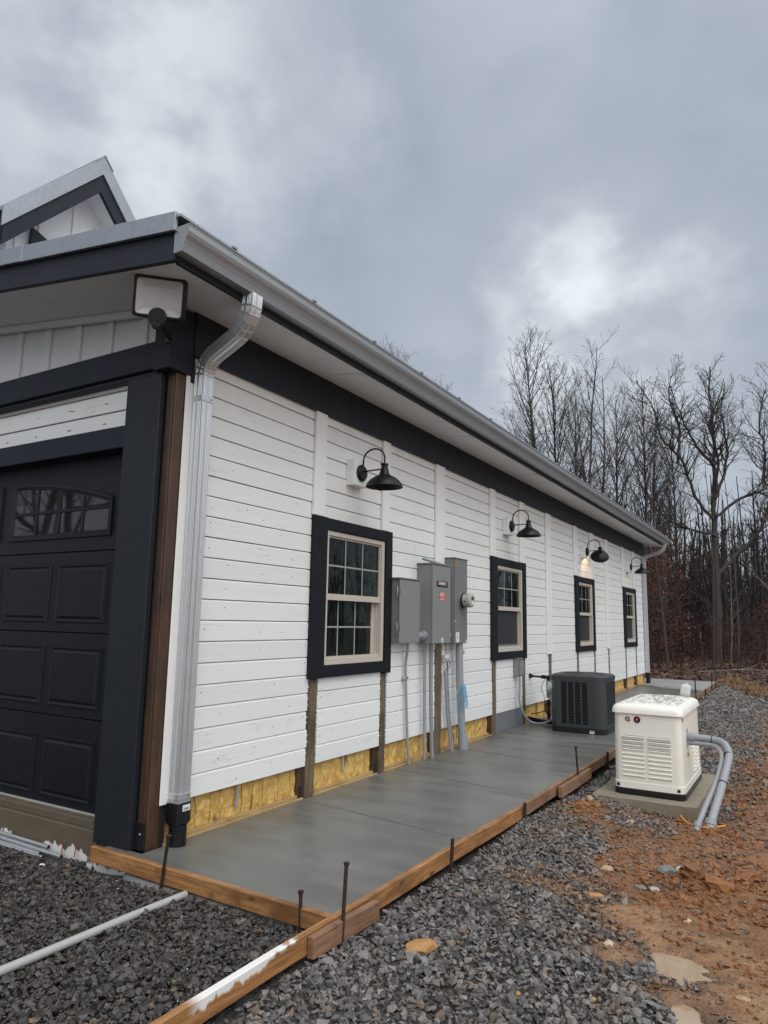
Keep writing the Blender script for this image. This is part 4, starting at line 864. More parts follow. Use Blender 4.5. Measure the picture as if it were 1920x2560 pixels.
def grille(face):
    b = MB(); zl0, zl1 = .12, .70; n = 28
    if face == 'front': u0, u1, ncol = ax0+.161, ax1-.226, 4
    else: u0, u1, ncol = ay0+.132, ay1-.132, 5
    def bx(a, c, d0, d1, z0, z1):
        if face == 'front': b.box(a, c, ay0+d0, ay0+d1, z0, z1)
        else: b.box(ax1-d1, ax1-d0, a, c, z0, z1)
    bx(u0, u1, .0, .018, zs[0], zl0); bx(u0, u1, .0, .018, zl1, zs[1])
    for i in range(ncol+1):
        c = u0+(u1-u0)*i/ncol; bx(max(u0, c-.011), min(u1, c+.011), .001, .017, zl0, zl1)
    for k in range(n):
        z = zl0+(zl1-zl0)*(k+.5)/n; bx(u0, u1, .003, .014, z-.0034, z+.0026)
    b.build('louvre_grille', 'ac', AC)
grille('front'); grille('side')
MB().box(ax0, ax0+.018, ay0+.131, ay1-.131, *zs).build('rear_panel', 'ac', AC); MB().box(ax0+.131, ax1-.131, ay1-.018, ay1, *zs).build('rear_panel', 'ac', AC)
b = MB(); b.loft([rrect(ax0-.006, ax1+.006, ay0-.006, ay1+.006, .135, .736, 6), rrect(ax0-.006, ax1+.006, ay0-.006, ay1+.006, .135, .775, 6), rrect(ax0+.02, ax1-.02, ay0+.02, ay1-.02, .15, .797, 6), rrect(ax0+.06, ax1-.06, ay0+.06, ay1-.06, .25, .806, 6), rrect(ax0+.09, ax1-.09, ay0+.09, ay1-.09, .28, .795, 6)]); b.build('top_cover', 'ac', AC, smooth=30)
b = MB(); cx, cy = .5*(ax0+ax1), .5*(ay0+ay1)
for r in np.arange(.05, .30, .022): b.tube([(cx+r*math.cos(t), cy+r*math.sin(t), .812-.05*r) for t in np.linspace(0, 2*math.pi, 33)], .0025, 4, cap=False)
for k in range(6): b.tube([(cx+.04*math.cos(k*1.047), cy+.04*math.sin(k*1.047), .812), (cx+.30*math.cos(k*1.047), cy+.30*math.sin(k*1.047), .797)], .004, 5)
b.lathe((cx, cy, .805), (0, 0, 1), [(.075, 0), (.06, .012), (0, .014)], 20); b.build('fan_guard', 'ac', AC)
b = MB(); b.add([(ax0+.015, ay0+.062, .60), (ax0+.06, ay0+.0205, .60), (ax0+.06, ay0+.0205, .70), (ax0+.015, ay0+.062, .70)], [(0, 1, 2, 3)]); b.build('rating_label', 'pvc_dirty', AC)
b = MB(); b.box(ax1-.215, ax1-.15, ay0-.0065, ay0-.0045, .012, .05); b.box(ax1-.21, ax1-.155, ay0-.0075, ay0-.0068, .03, .046, 1); b.build('white_label', ['sticker', 'pvc'], AC)
b = MB(); b.lathe((ax1+.001, ay0+.36, .62), (1, 0, 0), [(.03, 0), (.03, .006), (.02, .008), (0, .008)], 20); b.build('badge', 'plastic_black', AC)

# ------------------------------------------------------------------ generator and pad
b = MB(); x0, x1, y0, y1 = 1.845, 2.80, 4.27, 6.02
b.loft([[(p[0]+.010*(vnoise(p[0]*3, p[1]*3, 3, int(k))-.5)*2, p[1]+.010*(vnoise(p[0]*5, p[1]*3, 3, int(k)+3)-.5)*2, z) for p in [(x0+(x1-x0)*i/24, y0) for i in range(24)]+[(x1, y0+(y1-y0)*i/30) for i in range(30)]+[(x1-(x1-x0)*i/24, y1) for i in range(24)]+[(x0, y1-(y1-y0)*i/30) for i in range(30)]] for k, z in ((0, -.30), (1, -.225), (2, -.16), (2, -.152))])
tag(b.build('concrete_pad', 'pad', loc=(2.3, 5.2, -.3), smooth=30), 'rough tan concrete pad under the white generator', 'concrete pad')
G = thing('generator', 'cream white standby generator with front louvres and wet lid on its pad', 'generator', (2.34, 5.1, -.15))
gx0, gx1, gy0, gy1 = 2.012, 2.682, 4.46, 5.76
def gr(dx, z, r=.07): return rrect(gx0+dx, gx1-dx, gy0+dx, gy1-dx, r, z, 6)
b = MB(); b.loft([gr(.004, -.151), gr(0, -.145), gr(0, -.096), gr(.006, -.09)]); b.build('base_skirt', 'plastic_black', G, smooth=40)
b = MB(); b.loft([gr(.003, -.089), gr(.003, -.028), gr(.010, -.024)]); b.build('lower_rail', 'gen', G, smooth=40)
b = MB(); b.loft([gr(.009, -.0235), gr(.012, .30), gr(.016, .625)]); b.build('enclosure', 'gen', G, smooth=40)
b = MB(); b.loft([gr(.004, .6255), gr(-.006, .632), gr(-.003, .662), gr(.006, .690), gr(.024, .708, .08), gr(.06, .722, .08), gr(.15, .735, .10), gr(.25, .738, .06)]); b.build('lid', 'lid', G, smooth=50)
def louv(face):
    b = MB()
    cols = ((2.105, 2.322), (2.352, 2.572)) if face == 'f' else ((5.12, 5.32), (5.36, 5.56))
    n = 10 if face == 'f' else 7; z0, z1 = (.0, .412) if face == 'f' else (-.01, .26)
    for a, c in cols:
        for k in range(n):
            zt = z1-(z1-z0)*k/n; zb_ = zt-(z1-z0)/n*.80; d = .016
            if face == 'f': P = lambda u, e, z: (u, gy0+.0125-.004*(z > .3)+.0-e, z)
            else: P = lambda u, e, z: (gx1-.0125+e, u, z)
            ins = .012
            v = [P(a, -.002, zt), P(c, -.002, zt), P(a+.004, d, zt-.007), P(c-.004, d, zt-.007), P(a+ins, -.002, zb_), P(c-ins, -.002, zb_), P(a+.002, d*.9, zt-.003), P(c-.002, d*.9, zt-.003)]
            b.add(v, [(0, 1, 7, 6), (6, 7, 3, 2), (2, 3, 5, 4), (0, 6, 2, 4), (1, 5, 3, 7)])
            # dark slot above each hood
            s_ = [P(a+.004, .0008, zt+.0045), P(c-.004, .0008, zt+.0045), P(c-.002, .0008, zt-.001), P(a+.002, .0008, zt-.001)]
            b.add(s_, [(0, 1, 2, 3)], 1)
    b.build('louvres', ['gen', 'boxside'], G)
louv('f'); louv('s')
b = MB(); b.lathe((2.165, gy0+.016, .577), (0, -1, 0), [(.022, 0), (.022, .006), (.012, .008)], 20); b.lathe((2.165, gy0+.009, .577), (0, -1, 0), [(.012, 0), (.011, .004), (0, .004)], 14, 1); b.box(2.178, 2.195, gy0+.004, gy0+.009, .552, .575, 2); b.build('lid_lock', ['plastic_black', 'regulator', 'orange'], G)
b = MB(); b.lathe((2.258, gy0+.016, .574), (0, -1, 0), [(.032, 0), (.032, .008), (.024, .011), (.022, .010), (0, .010)], 24); lr = b.build('indicator', 'plastic_black', G, smooth=30)
b = MB(); b.lathe((2.257, gy0+.0055, .576), (0, -1, 0), [(.008, 0), (.006, .003), (0, .004)], 12); b.build('red_light', 'redled', lr)
b = MB(); yl = gy0+.0085
b.add([(2.030+.0, yl+.042, -.015), (2.062, yl+.016, -.015), (2.062, yl+.014, .29), (2.030, yl+.040, .29)], [(0, 1, 2, 3)])
for z in (.285, .19, .11, .015): b.add([(2.030, yl+.0405, z), (2.062, yl+.0135, z), (2.062, yl+.0135, z+.008), (2.030, yl+.0405, z+.008)], [(0, 1, 2, 3)], 1)
for z in (.25, .235, .22, .16, .145, .08, .065, .05): b.add([(2.034, yl+.037, z), (2.058, yl+.0165, z), (2.058, yl+.0165, z+.004), (2.034, yl+.037, z+.004)], [(0, 1, 2, 3)], 2)
b.build('warning_label', ['sticker', 'redlip', 'pvc'], G)
b = MB()
for xx in (2.06, 2.625): b.lathe((xx, gy0+.004, -.062), (0, -1, 0), [(.016, 0), (.014, .006), (0, .006)], 12)
b.box(gx1-.016, gx1-.010, 4.565, 4.59, .575, .605); b.build('foot_plugs', 'plastic_black', G)
b = MB(); b.lathe((gx1-.015, 4.82, .46), (1, 0, 0), [(.03, 0), (.03, .006), (.024, .008), (0, .008)], 20); b.build('knockout_plug', 'pvc', G, smooth=30)
b = MB(); b.lathe((gx1-.014, 4.80, .235), (1, 0, 0), [(.020, 0), (.018, .012), (0, .012)], 6); b.box(gx1-.008, gx1-.003, 4.765, 4.835, .225, .248, 1); b.build('valve_tag', ['ink', 'yellow'], G)
P1 = [(2.665, 4.81, .405), (2.80, 4.81, .405), (2.93, 4.79, .400), (3.01, 4.73, .385), (3.055, 4.64, .335), (3.065, 4.53, .27), (3.02, 4.20, .055), (2.965, 3.85, -.16), (2.958, 3.77, -.24), (2.957, 3.75, -.33)]
def fit1(R):
    b = MB(); b.lathe((2.667, 4.81, .405), (1, 0, 0), [(.05, 0), (.05, .012), (.043, .014), (.046, .05), (.046, .07), (.039, .075)], 24); b.build('hub', 'pvc', R, smooth=30)
    d = Vector((.01, .06, .10)).normalized(); b = MB(); b.lathe((2.9575, 3.775, -.235), d, [(.041, 0), (.041, .07), (.047, .075), (.047, .12), (.039, .125)], 24); b.build('coupling', 'pvc', R, smooth=30)
    for p, t in (((2.905, 4.797, .401), (1, -.2, 0)), ((3.060, 4.585, .303), (.0, -1, -.62)), ((3.03, 4.265, .098), (-.1, -.85, -.55))):
        b = MB(); b.lathe(p, t, [(.040, -.003), (.040, .003)], 20); b.build('zip_tie', 'ink', R)
pipe('generator_conduit', P1, .0345, 'thick grey conduit bending from the generator side down into the mud', extra=fit1, n=20)
P2 = [(2.665, 4.80, .352), (2.85, 4.79, .352), (2.94, 4.75, .345), (2.99, 4.66, .31), (3.005, 4.56, .25), (2.97, 4.30, .09), (2.90, 3.95, -.09), (2.862, 3.70, -.22), (2.855, 3.64, -.32)]
def fit2(R):
    d = Vector((.02, .08, .12)).normalized(); b = MB(); b.lathe((2.8605, 3.69, -.23), d, [(.028, 0), (.028, .06), (.033, .064), (.033, .10), (.027, .104)], 20); b.build('coupling', 'pvc', R, smooth=30)
pipe('generator_conduit', P2, .0235, 'thinner grey conduit strapped under the thick one beside the generator', extra=fit2, n=16)
b = MB(); b.tube(smooth_path([(2.70, 3.99, -.17), (2.76, 3.87, -.185), (2.84, 3.79, -.19), (2.95, 3.77, -.183), (3.07, 3.90, -.178)]), .008, 8); tag(b.build('yellow_tube', 'orange', loc=(2.86, 3.8, -.19), smooth=50), 'yellow plastic tube lying in the mud behind the conduit feet', 'tube')

# ------------------------------------------------------------------ form boards and stakes
def board(y0, y1, label, mt='form', dx=0.0, z1=.013, t=.038, xa=None, xb=None, h=.098, cat='form board'):
    xa = ox(y0) if xa is None else xa; xb = ox(y1) if xb is None else xb
    b = MB(); n = max(2, int((y1-y0)/.4)); rr = []
    for i in range(n+1):
        s_ = i/n; x = xa+(xb-xa)*s_+.004*math.sin(9*s_+y0); y = y0+(y1-y0)*s_
        rr.append([(x+.001+dx, y, z1-h), (x+.001+t+dx, y, z1-h), (x+.001+t+dx, y, z1), (x+.001+dx, y, z1)])
    b.loft(rr); o = b.build('form_board', mt, loc=(xa, y0, z1-h), bevel=.004); return tag(o, label, cat, 'lumber forms along the concrete walk')
board(-1.75, .135, 'wet lumber form board splashed with white paint, running out towards the camera', 'form_painted', xa=1.575, xb=1.585)
board(.138, 2.72, 'long wet orange form board along the near outer edge of the walk')
board(2.724, 6.9, 'wet form board along the walk beside the generator', 'form_old')
board(6.904, 11.0, 'form board along the walk edge behind the generator', 'form_old')
board(11.004, 15.0, 'form board along the walk edge by the white jug', 'form_old')
board(15.004, 19.05, 'form board at the far outer end of the walk', 'form_old')
board(-.13, .43, 'short weathered splice block nailed outside the form corner', 'form_old', .0395, .006, .040, 1.585, 1.612, .10, 'lumber block')
board(3.68, 4.74, 'weathered splice board outside the form left of the generator pad', 'form_old', .0395, .004, .038, 1.645, 1.645, .10, 'lumber block')
b = MB(); rr = []
for i in range(6):
    s_ = i/5; x = -.345+(1.583+.345)*s_; y = .186-.052*s_; rr.append([(x, y-.0385, -.083), (x, y-.0005, -.083), (x, y-.0005, .013), (x, y-.0385, .013)])
b.loft(rr); tag(b.build('form_board', 'formx', loc=(.6, .15, -.08), bevel=.004), 'wet orange form board across the near end of the walk', 'form board', 'lumber forms along the concrete walk')
def stake(bx, by, tx, ty, tz, label, head=True, r=.0105):
    zb_ = -.32; k = (zb_-(-.13))/(tz+.13); base = (bx+(tx-bx)*k, by+(ty-by)*k, zb_)
    b = MB(); b.tube([base, (bx, by, -.13), ((bx+tx)/2, (by+ty)/2, (tz-.13)/2), (tx, ty, tz)], r, 10)
    if head: d = (Vector((tx, ty, tz))-Vector((bx, by, -.13))).normalized(); b.lathe((tx, ty, tz-.004), d, [(r*1.0, -.012), (r*1.5, 0), (r*1.45, .009), (0, .011)], 12)
    return tag(b.build('steel_stake', 'rust', loc=(bx, by, -.13), smooth=40), label, 'stake', 'rusty steel form stakes')
stake(.345, .125, .405, .108, .205, 'leaning rusty stake in front of the black drain boot')
stake(1.405, .108, 1.40, .108, .09, 'short rusty stake at the front form corner')
stake(1.668, .10, 1.665, .135, .27, 'tall rusty stake beside the weathered splice block')
stake(1.676, 1.36, 1.690, 1.36, .10, 'rusty stake halfway along the near orange form board', False, .012)
stake(1.688, 2.755, 1.690, 2.755, .045, 'stubby rusty stake where two form boards meet', False, .014)
stake(1.70, 4.33, 1.682, 4.31, .275, 'rusty stake against the splice board left of the generator')
stake(1.695, 5.56, 1.70, 5.56, .05, 'stubby stake on the form just beyond the splice board', False, .014)
stake(1.69, 6.25, 1.68, 6.25, .20, 'rusty stake between the air conditioner and the generator')
stake(1.655, 13.7, 1.64, 13.7, .42, 'tall leaning stake near the white jug', True, .014)
stake(1.625, 15.6, 1.625, 15.6, .05, 'stubby stake on the far form board', False, .016)
stake(1.605, 17.1, 1.615, 17.1, .29, 'nearer of two thin stakes at the far walk corner', True, .013)
stake(1.59, 18.2, 1.60, 18.2, .36, 'farther of two thin stakes at the far walk corner', True, .013)
J = thing('jug', 'dented white plastic jug standing on the far walk by the form edge', 'jug', (1.40, 13.9, 0))
b = MB(); T = Vector((1.40, 13.9, 0)); rt = Matrix.Rotation(rad(9), 3, Vector((0, 1, 0)))
b.loft([[T+rt @ Vector((q[0], q[1], z)) for q in rrect(-w_, w_, -w_, w_, w_*.35, 0, 4)] for z, w_ in ((.004, .095), (.02, .10), (.11, .10), (.118, .096), (.20, .10), (.235, .085), (.25, .055))]); b.build('jug_body', 'sticker', J, smooth=40)
b = MB(); b.lathe(T+rt @ Vector((0, 0, .25)), rt @ Vector((0, 0, 1)), [(.04, .001), (.04, .04), (0, .042)], 16); b.build('cap', 'sticker', J, smooth=40)

# ------------------------------------------------------------------ loose things in the gravel
b = MB(); b.tube([(.565, .115, -.092), (.535, -.3, -.099), (.520, -.9, -.105), (.50, -1.5, -.107)], .0215, 16, cap=False); b.tube([(.565, .114, -.092), (.535, -.3, -.099), (.520, -.9, -.105), (.50, -1.5, -.107)], .0175, 12)
tag(b.build('conduit_length', 'pvc_dirty', loc=(.45, -.4, -.14), smooth=40), 'long loose grey conduit lying across the dark gravel', 'conduit')
for (x, y, z, dy, lab) in ((-.74, .225, -.142, .05, 'steel tube reaching farthest right in the bundle by the garage'), (-.90, .195, -.168, .02, 'steel tube lying lowest and nearest the gravel by the garage'), (-.93, .255, -.118, .02, 'steel tube on top of the bundle against the foundation'), (-.98, .225, -.166, -.01, 'steel tube in the middle of the bundle against the foundation')):
    b = MB(); p = [(x, y, z), (x-2.6, y+dy, z+.015)]; b.tube(p, .0135, 14, cap=False); b.tube([(x-.001, y, z), (x-2.6, y+dy, z+.015)], .0115, 12, 1)
    tag(b.build('steel_tube', ['emt', 'dark'], loc=(x, y, z), smooth=40), lab, 'tube', 'steel tubes by the garage')
b = MB(); b.tube(smooth_path([(.70, .10, -.10), (.72, .04, -.105), (.98, -.21, -.115), (1.075, -.46, -.125), (1.088, -.68, -.13), (1.094, -.91, -.125), (1.05, -1.1, -.13)]), .0032, 6)
tag(b.build('rusty_wire', 'rust', loc=(1, -.4, -.12)), 'thin rusty wire curving over the dark gravel', 'wire')
b = MB(); b.box(.335, .395, -.90, -.885, -.135, -.128); b.v = [(p[0], p[1]+(p[0]-.335)*.8, p[2]) for p in b.v]; tag(b.build('wood_splinter', 'orange', loc=(.36, -.88, -.13)), 'small orange splinter on the gravel at the photo left edge', 'splinter')
for i, (x, y) in enumerate(((-.80, .262), (-.66, .262))):
    b = MB(); b.add([(x, y, -.17+.03*i), (x+.012, y-.006, -.16+.03*i), (x+.02, y-.004, -.06+.01*i), (x+.004, y+.004, -.075), (x+.0, y+.006, -.17+.03*i), (x+.012, y, -.16+.03*i), (x+.02, y+.002, -.06+.01*i), (x+.004, y+.01, -.075)], [(0, 1, 2, 3), (4, 7, 6, 5), (0, 4, 5, 1), (2, 6, 7, 3), (1, 5, 6, 2), (0, 3, 7, 4)])
    tag(b.build('marking_flag', 'reddark', loc=(x, y, -.15)), ('red plastic ribbon hanging over the steel tubes, farther left', 'red plastic ribbon hanging over the steel tubes, nearer the black jamb')[i], 'ribbon')

def hull(n, sc, seed, rough=.25):
    r_ = np.random.default_rng(seed); p = r_.normal(size=(n, 3)); p /= np.linalg.norm(p, axis=1)[:, None]; p *= (1-rough*r_.random((n, 1)))*np.array(sc)
    bm = bmesh.new(); [bm.verts.new(q) for q in p]; res = bmesh.ops.convex_hull(bm, input=bm.verts); 
    for v in list(bm.verts):
        if not v.link_faces: bm.verts.remove(v)
    bmesh.ops.triangulate(bm, faces=bm.faces); bm.verts.index_update()
    v = np.array([q.co[:] for q in bm.verts]); f = np.array([[l.index for l in fc_.verts] for fc_ in bm.faces]); bm.free(); return v, f
def rock(x, y, sx, sy, sz, mt, label, seed, rz=0, cat='stone', dz=.2):
    v, f = hull(34 if cat == 'stone' else 130, (sx, sy, sz), seed, .22 if cat == 'stone' else .42)
    if cat == 'clod': v = v*(1+.22*np.random.default_rng(seed).normal(size=(len(v), 1)))
    z = float(gz(x, y))+sz*dz; c, s = math.cos(rz), math.sin(rz)
    v = np.stack([v[:, 0]*c-v[:, 1]*s, v[:, 0]*s+v[:, 1]*c, v[:, 2]], 1)
    nm = {'stone': 'stone', 'paper': 'paper_scrap', 'clod': 'clay_clod'}[cat]
    o = MB().add([(p[0]+x, p[1]+y, p[2]+z) for p in v], [tuple(q) for q in f]).build(nm, mt, loc=(x, y, z), bevel=.003 if cat == 'stone' else 0)
    return tag(o, label, cat)
rock(2.02, .30, .105, .055, .04, 'rock_ochre', 'flat orange-brown rock alone on the grey gravel near the camera', 1, .9, dz=.5)
rock(2.85, 2.34, .085, .065, .035, 'rock_slate', 'large grey-green slate beside the clay heap', 2, .3)
rock(2.925, 2.355, .03, .03, .03, 'rock_cream', 'round cream stone touching the large grey-green slate', 3)
rock(2.47, 2.20, .06, .035, .03, 'rock_tan', 'pale beige stone at the gravel edge left of the slate', 4, .2)
rock(2.50, 1.735, .15, .055, .022, 'rock_ochre', 'flat ochre clay slab at the mud edge', 5, .15, dz=.3)
rock(2.725, 2.05, .06, .035, .02, 'rock_slate', 'flat greenish slate between the ochre slab and the clay heap', 6, -.4)
rock(2.82, 2.05, .045, .04, .022, 'rock_palegrey', 'small pale slate right beside the flat greenish one', 7, .7)
rock(3.085, .875, .085, .03, .028, 'rock_slate', 'dark grey slab at the rim of the large puddle', 8, -.35, dz=.4)
rock(1.70, 3.13, .03, .02, .014, 'rock_paper', 'white flat stone beside the form board', 9)
rock(2.37, 3.50, .045, .035, .03, 'rock_tan', 'rounded tan stone in front of the generator pad', 10)
rock(3.065, 1.665, .03, .024, .016, 'rock_cream', 'yellowish pebble lying alone on the open mud', 11)
rock(2.75, 1.07, .03, .022, .02, 'rock_cream', 'light tan stone where gravel meets mud left of the puddle', 12)
rock(2.515, .315, .022, .016, .015, 'rock_ochre', 'small orange stone near the bottom of the gravel', 13)
rock(2.818, .475, .022, .016, .015, 'rock_tan', 'small tan stone on the gravel below the puddles', 14)
rock(3.41, .84, .04, .025, .015, 'rock_tan', 'flat tan stone on the dark mud at the right edge', 15)
rock(1.92, 3.86, .05, .035, .05, 'rock_tan', 'upright tan stone by the form board left of the pad', 16)
rock(2.28, 2.315, .03, .012, .006, 'rock_paper', 'white paper scrap on the gravel', 17, .5, 'paper', 1.2)
rock(-.70, .055, .026, .022, .022, 'rock_paper', 'crumpled silver-white paper on the gravel below the tubes', 18, 0, 'paper', 1.0)
for i, (x, y, s_, lab) in enumerate(((1.95, 3.55, .06, 'orange clay clod nearest the form board'), (2.03, 3.70, .05, 'orange clay clod in front of the pad corner'), (3.02, 2.28, .09, 'big orange clay clod at the left foot of the clay heap'), (3.18, 2.15, .10, 'big wet clay clod in the middle of the clay heap'), (3.34, 2.40, .09, 'orange clay clod on the right of the clay heap'), (3.0, 3.70, .05, 'orange clay clod at the foot of the thick conduit'))):
    rock(x, y, s_, s_*.8, s_*.55, 'clod', lab, 30+i, i, 'clod', .3)

# ------------------------------------------------------------------ gravel (stuff)
VARS = [hull(RND.randint(8, 13), (1, RND.uniform(.6, .95), RND.uniform(.35, .7)), 100+i, .3) for i in range(26)]
FLAT = [hull(RND.randint(9, 15), (1, RND.uniform(.4, .9), RND.uniform(.14, .3)), 150+i, .35) for i in range(18)]
def scatter(name, pts, size, mt, flat=False):
    VARS = FLAT if flat else globals()['VARS']; n = len(pts); pick = rng.integers(0, len(VARS), n); V, F = [], []; off = 0
    a = rng.uniform(0, 2*np.pi, n); tl = rng.normal(0, .13 if flat else .38, (n, 2))
    for k, (v, f) in enumerate(VARS):
        id_ = np.where(pick == k)[0]
        if not len(id_): continue
        ca, sa = np.cos(a[id_]), np.sin(a[id_]); q = v[None]*size[id_][:, None, None]
        x, y, z = q[..., 0], q[..., 1], q[..., 2]
        tx, ty = tl[id_, 0][:, None], tl[id_, 1][:, None]
        z, x = z*np.cos(tx)-x*np.sin(tx), z*np.sin(tx)+x*np.cos(tx); z, y = z*np.cos(ty)-y*np.sin(ty), z*np.sin(ty)+y*np.cos(ty)
        X = x*ca[:, None]-y*sa[:, None]; Y = x*sa[:, None]+y*ca[:, None]
        q = np.stack([X, Y, z], -1)+pts[id_][:, None]; V.append(q.reshape(-1, 3)); F.append((f[None]+(off+np.arange(len(id_))*len(v))[:, None, None]).reshape(-1, 3)); off += q.shape[0]*q.shape[1]
    V = np.concatenate(V); o = npmesh(name, V, np.concatenate(F), mt, False)
    at = o.data.attributes.new('mud', 'FLOAT', 'POINT'); xx, yy = V[:, 0], V[:, 1]; at.data.foreach_set('value', np.clip(1.35*mudmask(xx+.0, yy)+.55*mudmask(xx+.22, yy)*(vnoise(xx, yy, 4, 51) > .4), 0, 1).astype(np.float32)*(xx > 1.62))
    return o
def blocked(x, y):
    bl = (x > -.36) & (x < np.interp(y, OXY, OXX)+.045) & (y > .13) & (y < 19.1)
    bl |= (np.abs(x-np.interp(y, OXY, OXX)-.02) < .028) & (y < .2) & (y > -1.8)
    bl |= (x < -.0) & (y > .27) & (y < 17.4) & (x > -10.2)
    bl |= (x > 1.83) & (x < 2.815) & (y > 4.25) & (y < 6.03)
    bl |= (np.abs(x-(.56+.04*y)) < .036) & (y < .14) & (rng.random(np.shape(x)) < .97)
    bl |= (x < -.66) & (y > .16)
    return bl
def cloud(n, x0, x1, y0, y1, keep):
    x = rng.uniform(x0, x1, n); y = rng.uniform(y0, y1, n); k = (rng.random(n) < keep(x, y)) & ~blocked(x, y) & (puddist(x, y) > .0); x, y = x[k], y[k]
    return np.stack([x, y, gz(x, y)], 1)
km = lambda x, y: np.clip(1-mudmask(x, y)*1.0, .045, 1)
kmr = lambda x, y: np.clip(1-mudmask(x, y)*1.0, .03+.09*(y > 2), 1)
P = cloud(40000, -2.6, 1.60, -1.7, .30, km); S = rng.gamma(6, .0026, len(P))*.95+.004; P[:, 2] += rng.uniform(-.004, .022, len(P))
P[:, 2] += .012*sstep(-P[:, 1], -.3, .3)
tag(scatter('gravel', P, np.clip(S, .008, .042), 'stone_dark'), kind='stuff')
P = cloud(46000, 1.60, 4.4, -1.7, 4.9, kmr); S = rng.gamma(7, .0026, len(P))*1.05+.003; S = np.where(rng.random(len(P)) < mudmask(P[:, 0], P[:, 1])*.8, S*.6, S); P[:, 2] += rng.uniform(-.004, .020, len(P))*np.clip(1.15-mudmask(P[:, 0], P[:, 1]), .1, 1)
tag(scatter('gravel', P, np.clip(S, .006, .044), 'stone'), kind='stuff')
P = cloud(26000, 1.60, 5.0, 4.9, 12.5, lambda x, y: np.clip(1-mudmask(x, y), .12, 1)); S = rng.gamma(8, .0033, len(P))+.008; P[:, 2] += rng.uniform(-.004, .02, len(P))
tag(scatter('gravel', P, np.clip(S, .012, .05), 'stone'), kind='stuff')
P = cloud(12000, 1.5, 5.0, 12.5, 20.5, lambda x, y: 1-forestmask(x, y)); S = rng.gamma(8, .005, len(P))+.012; P[:, 2] += rng.uniform(-.004, .02, len(P))
tag(scatter('gravel', P, np.clip(S, .02, .075), 'stone'), kind='stuff')
def shardkeep(x, y): return np.clip(mudmask(x, y)*(.04+.42*sstep(y, 1.9, 2.6)*(vnoise(x, y, 4, 18) > .35)+.16*sstep(vnoise(x, y, 2.3, 19), .5, .62)), 0, 1)*(1-.0*x)
M['shard'] = mat('muddy_shards', stonef((.045, .034, .028), (.20, .165, .14), .10))
P = cloud(24000, 1.7, 4.4, .1, 7.5, shardkeep); S = rng.gamma(3.0, .0062, len(P))+.005; P[:, 2] += rng.uniform(-.001, .010, len(P))
tag(scatter('slate_shards', P, np.clip(S, .005, .05), 'shard', True), kind='stuff')
def clodkeep(x, y):
    heap = np.exp(-(((x-3.25)/.5)**2+((y-2.3)/.45)**2))+.8*np.exp(-(((x-1.97)/.18)**2+((y-3.55)/.4)**2))+.5*np.exp(-(((x-2.95)/.4)**2+((y-3.6)/.3)**2))
    return np.clip(mudmask(x, y)*(.05+.25*(vnoise(x, y, 3, 12) > .55)+1.0*heap), 0, 1)
P = cloud(26000, 1.7, 4.4, .2, 7.5, clodkeep); S = rng.gamma(3.2, .0052, len(P))+.003; P[:, 2] += rng.uniform(-.004, .008, len(P))
tag(scatter('mud_clods', P, np.clip(S, .003, .05), 'clod'), kind='stuff')

P = cloud(420, -.9, 1.55, -1.5, .12, lambda x, y: np.clip(vnoise(x, y, 2.5, 40)*1.6-.7+.5*(np.hypot(x-1.15, y+.75) < .4), 0, 1)); P[:, 2] += .028
tag(scatter('paint_flecks', P, rng.uniform(.003, .010, len(P)), 'rock_paper', True), kind='stuff')
n = 500; x = rng.uniform(-1.8, 3.2, n); y = rng.uniform(-1.4, 2.2, n); k = ~blocked(x, y) & (vnoise(x, y, 1.5, 44) > .5); x, y = x[k], y[k]; a = rng.uniform(0, 6.28, len(x)); l = rng.uniform(.01, .05, len(x)); z = gz(x, y)+.03
V = np.stack([np.stack([x-np.cos(a)*l, y-np.sin(a)*l, z-.006], -1), np.stack([x-np.cos(a)*l+.0012, y-np.sin(a)*l+.0012, z-.004], -1), np.stack([x+np.cos(a)*l, y+np.sin(a)*l, z+.008], -1)], 1).reshape(-1, 3); tag(npmesh('straw', V, np.arange(len(V)).reshape(-1, 3), 'drygrass'), kind='stuff')
# ------------------------------------------------------------------ trees
def tubes(limbs, k):
    V, F, off = [], [], 0; ang = np.arange(k)*2*np.pi/k; ca, sa = np.cos(ang), np.sin(ang)
    for pts, r in limbs:
        n = len(pts); t = np.gradient(pts, axis=0); t /= np.linalg.norm(t, axis=1)[:, None]+1e-9
        ref = np.array([1., 0, 0]) if abs(t[0, 0]) < .8 else np.array([0, 1., 0]); u = np.cross(t, ref); u /= np.linalg.norm(u, axis=1)[:, None]+1e-9; w_ = np.cross(t, u)
        V.append((pts[:, None]+(u[:, None]*ca[None, :, None]+w_[:, None]*sa[None, :, None])*r[:, None, None]).reshape(-1, 3))
        i = (np.arange(n-1)[:, None]*k+np.arange(k)[None]); j = (np.arange(n-1)[:, None]*k+(np.arange(k)[None]+1) % k)
        F.append(np.stack([i, j, j+k, i+k], -1).reshape(-1, 4)+off); off += n*k
    return np.concatenate(V), np.concatenate(F)
def limb(r_, p0, d0, L, ra, rb, n, wob, up):
    p = np.array(p0, float); d = np.array(d0, float); d /= np.linalg.norm(d); pts = [p.copy()]
    for i in range(n):
        d = d+r_.normal(0, wob, 3)+np.array([0, 0, up]); d /= np.linalg.norm(d); p = p+d*L/n; pts.append(p.copy())
    return np.array(pts), np.linspace(ra, rb, n+1)
def side(r_, d, a):
    q = np.cross(d, r_.normal(size=3)); q /= np.linalg.norm(q)+1e-9; v = d*math.cos(a)+q*math.sin(a); return v
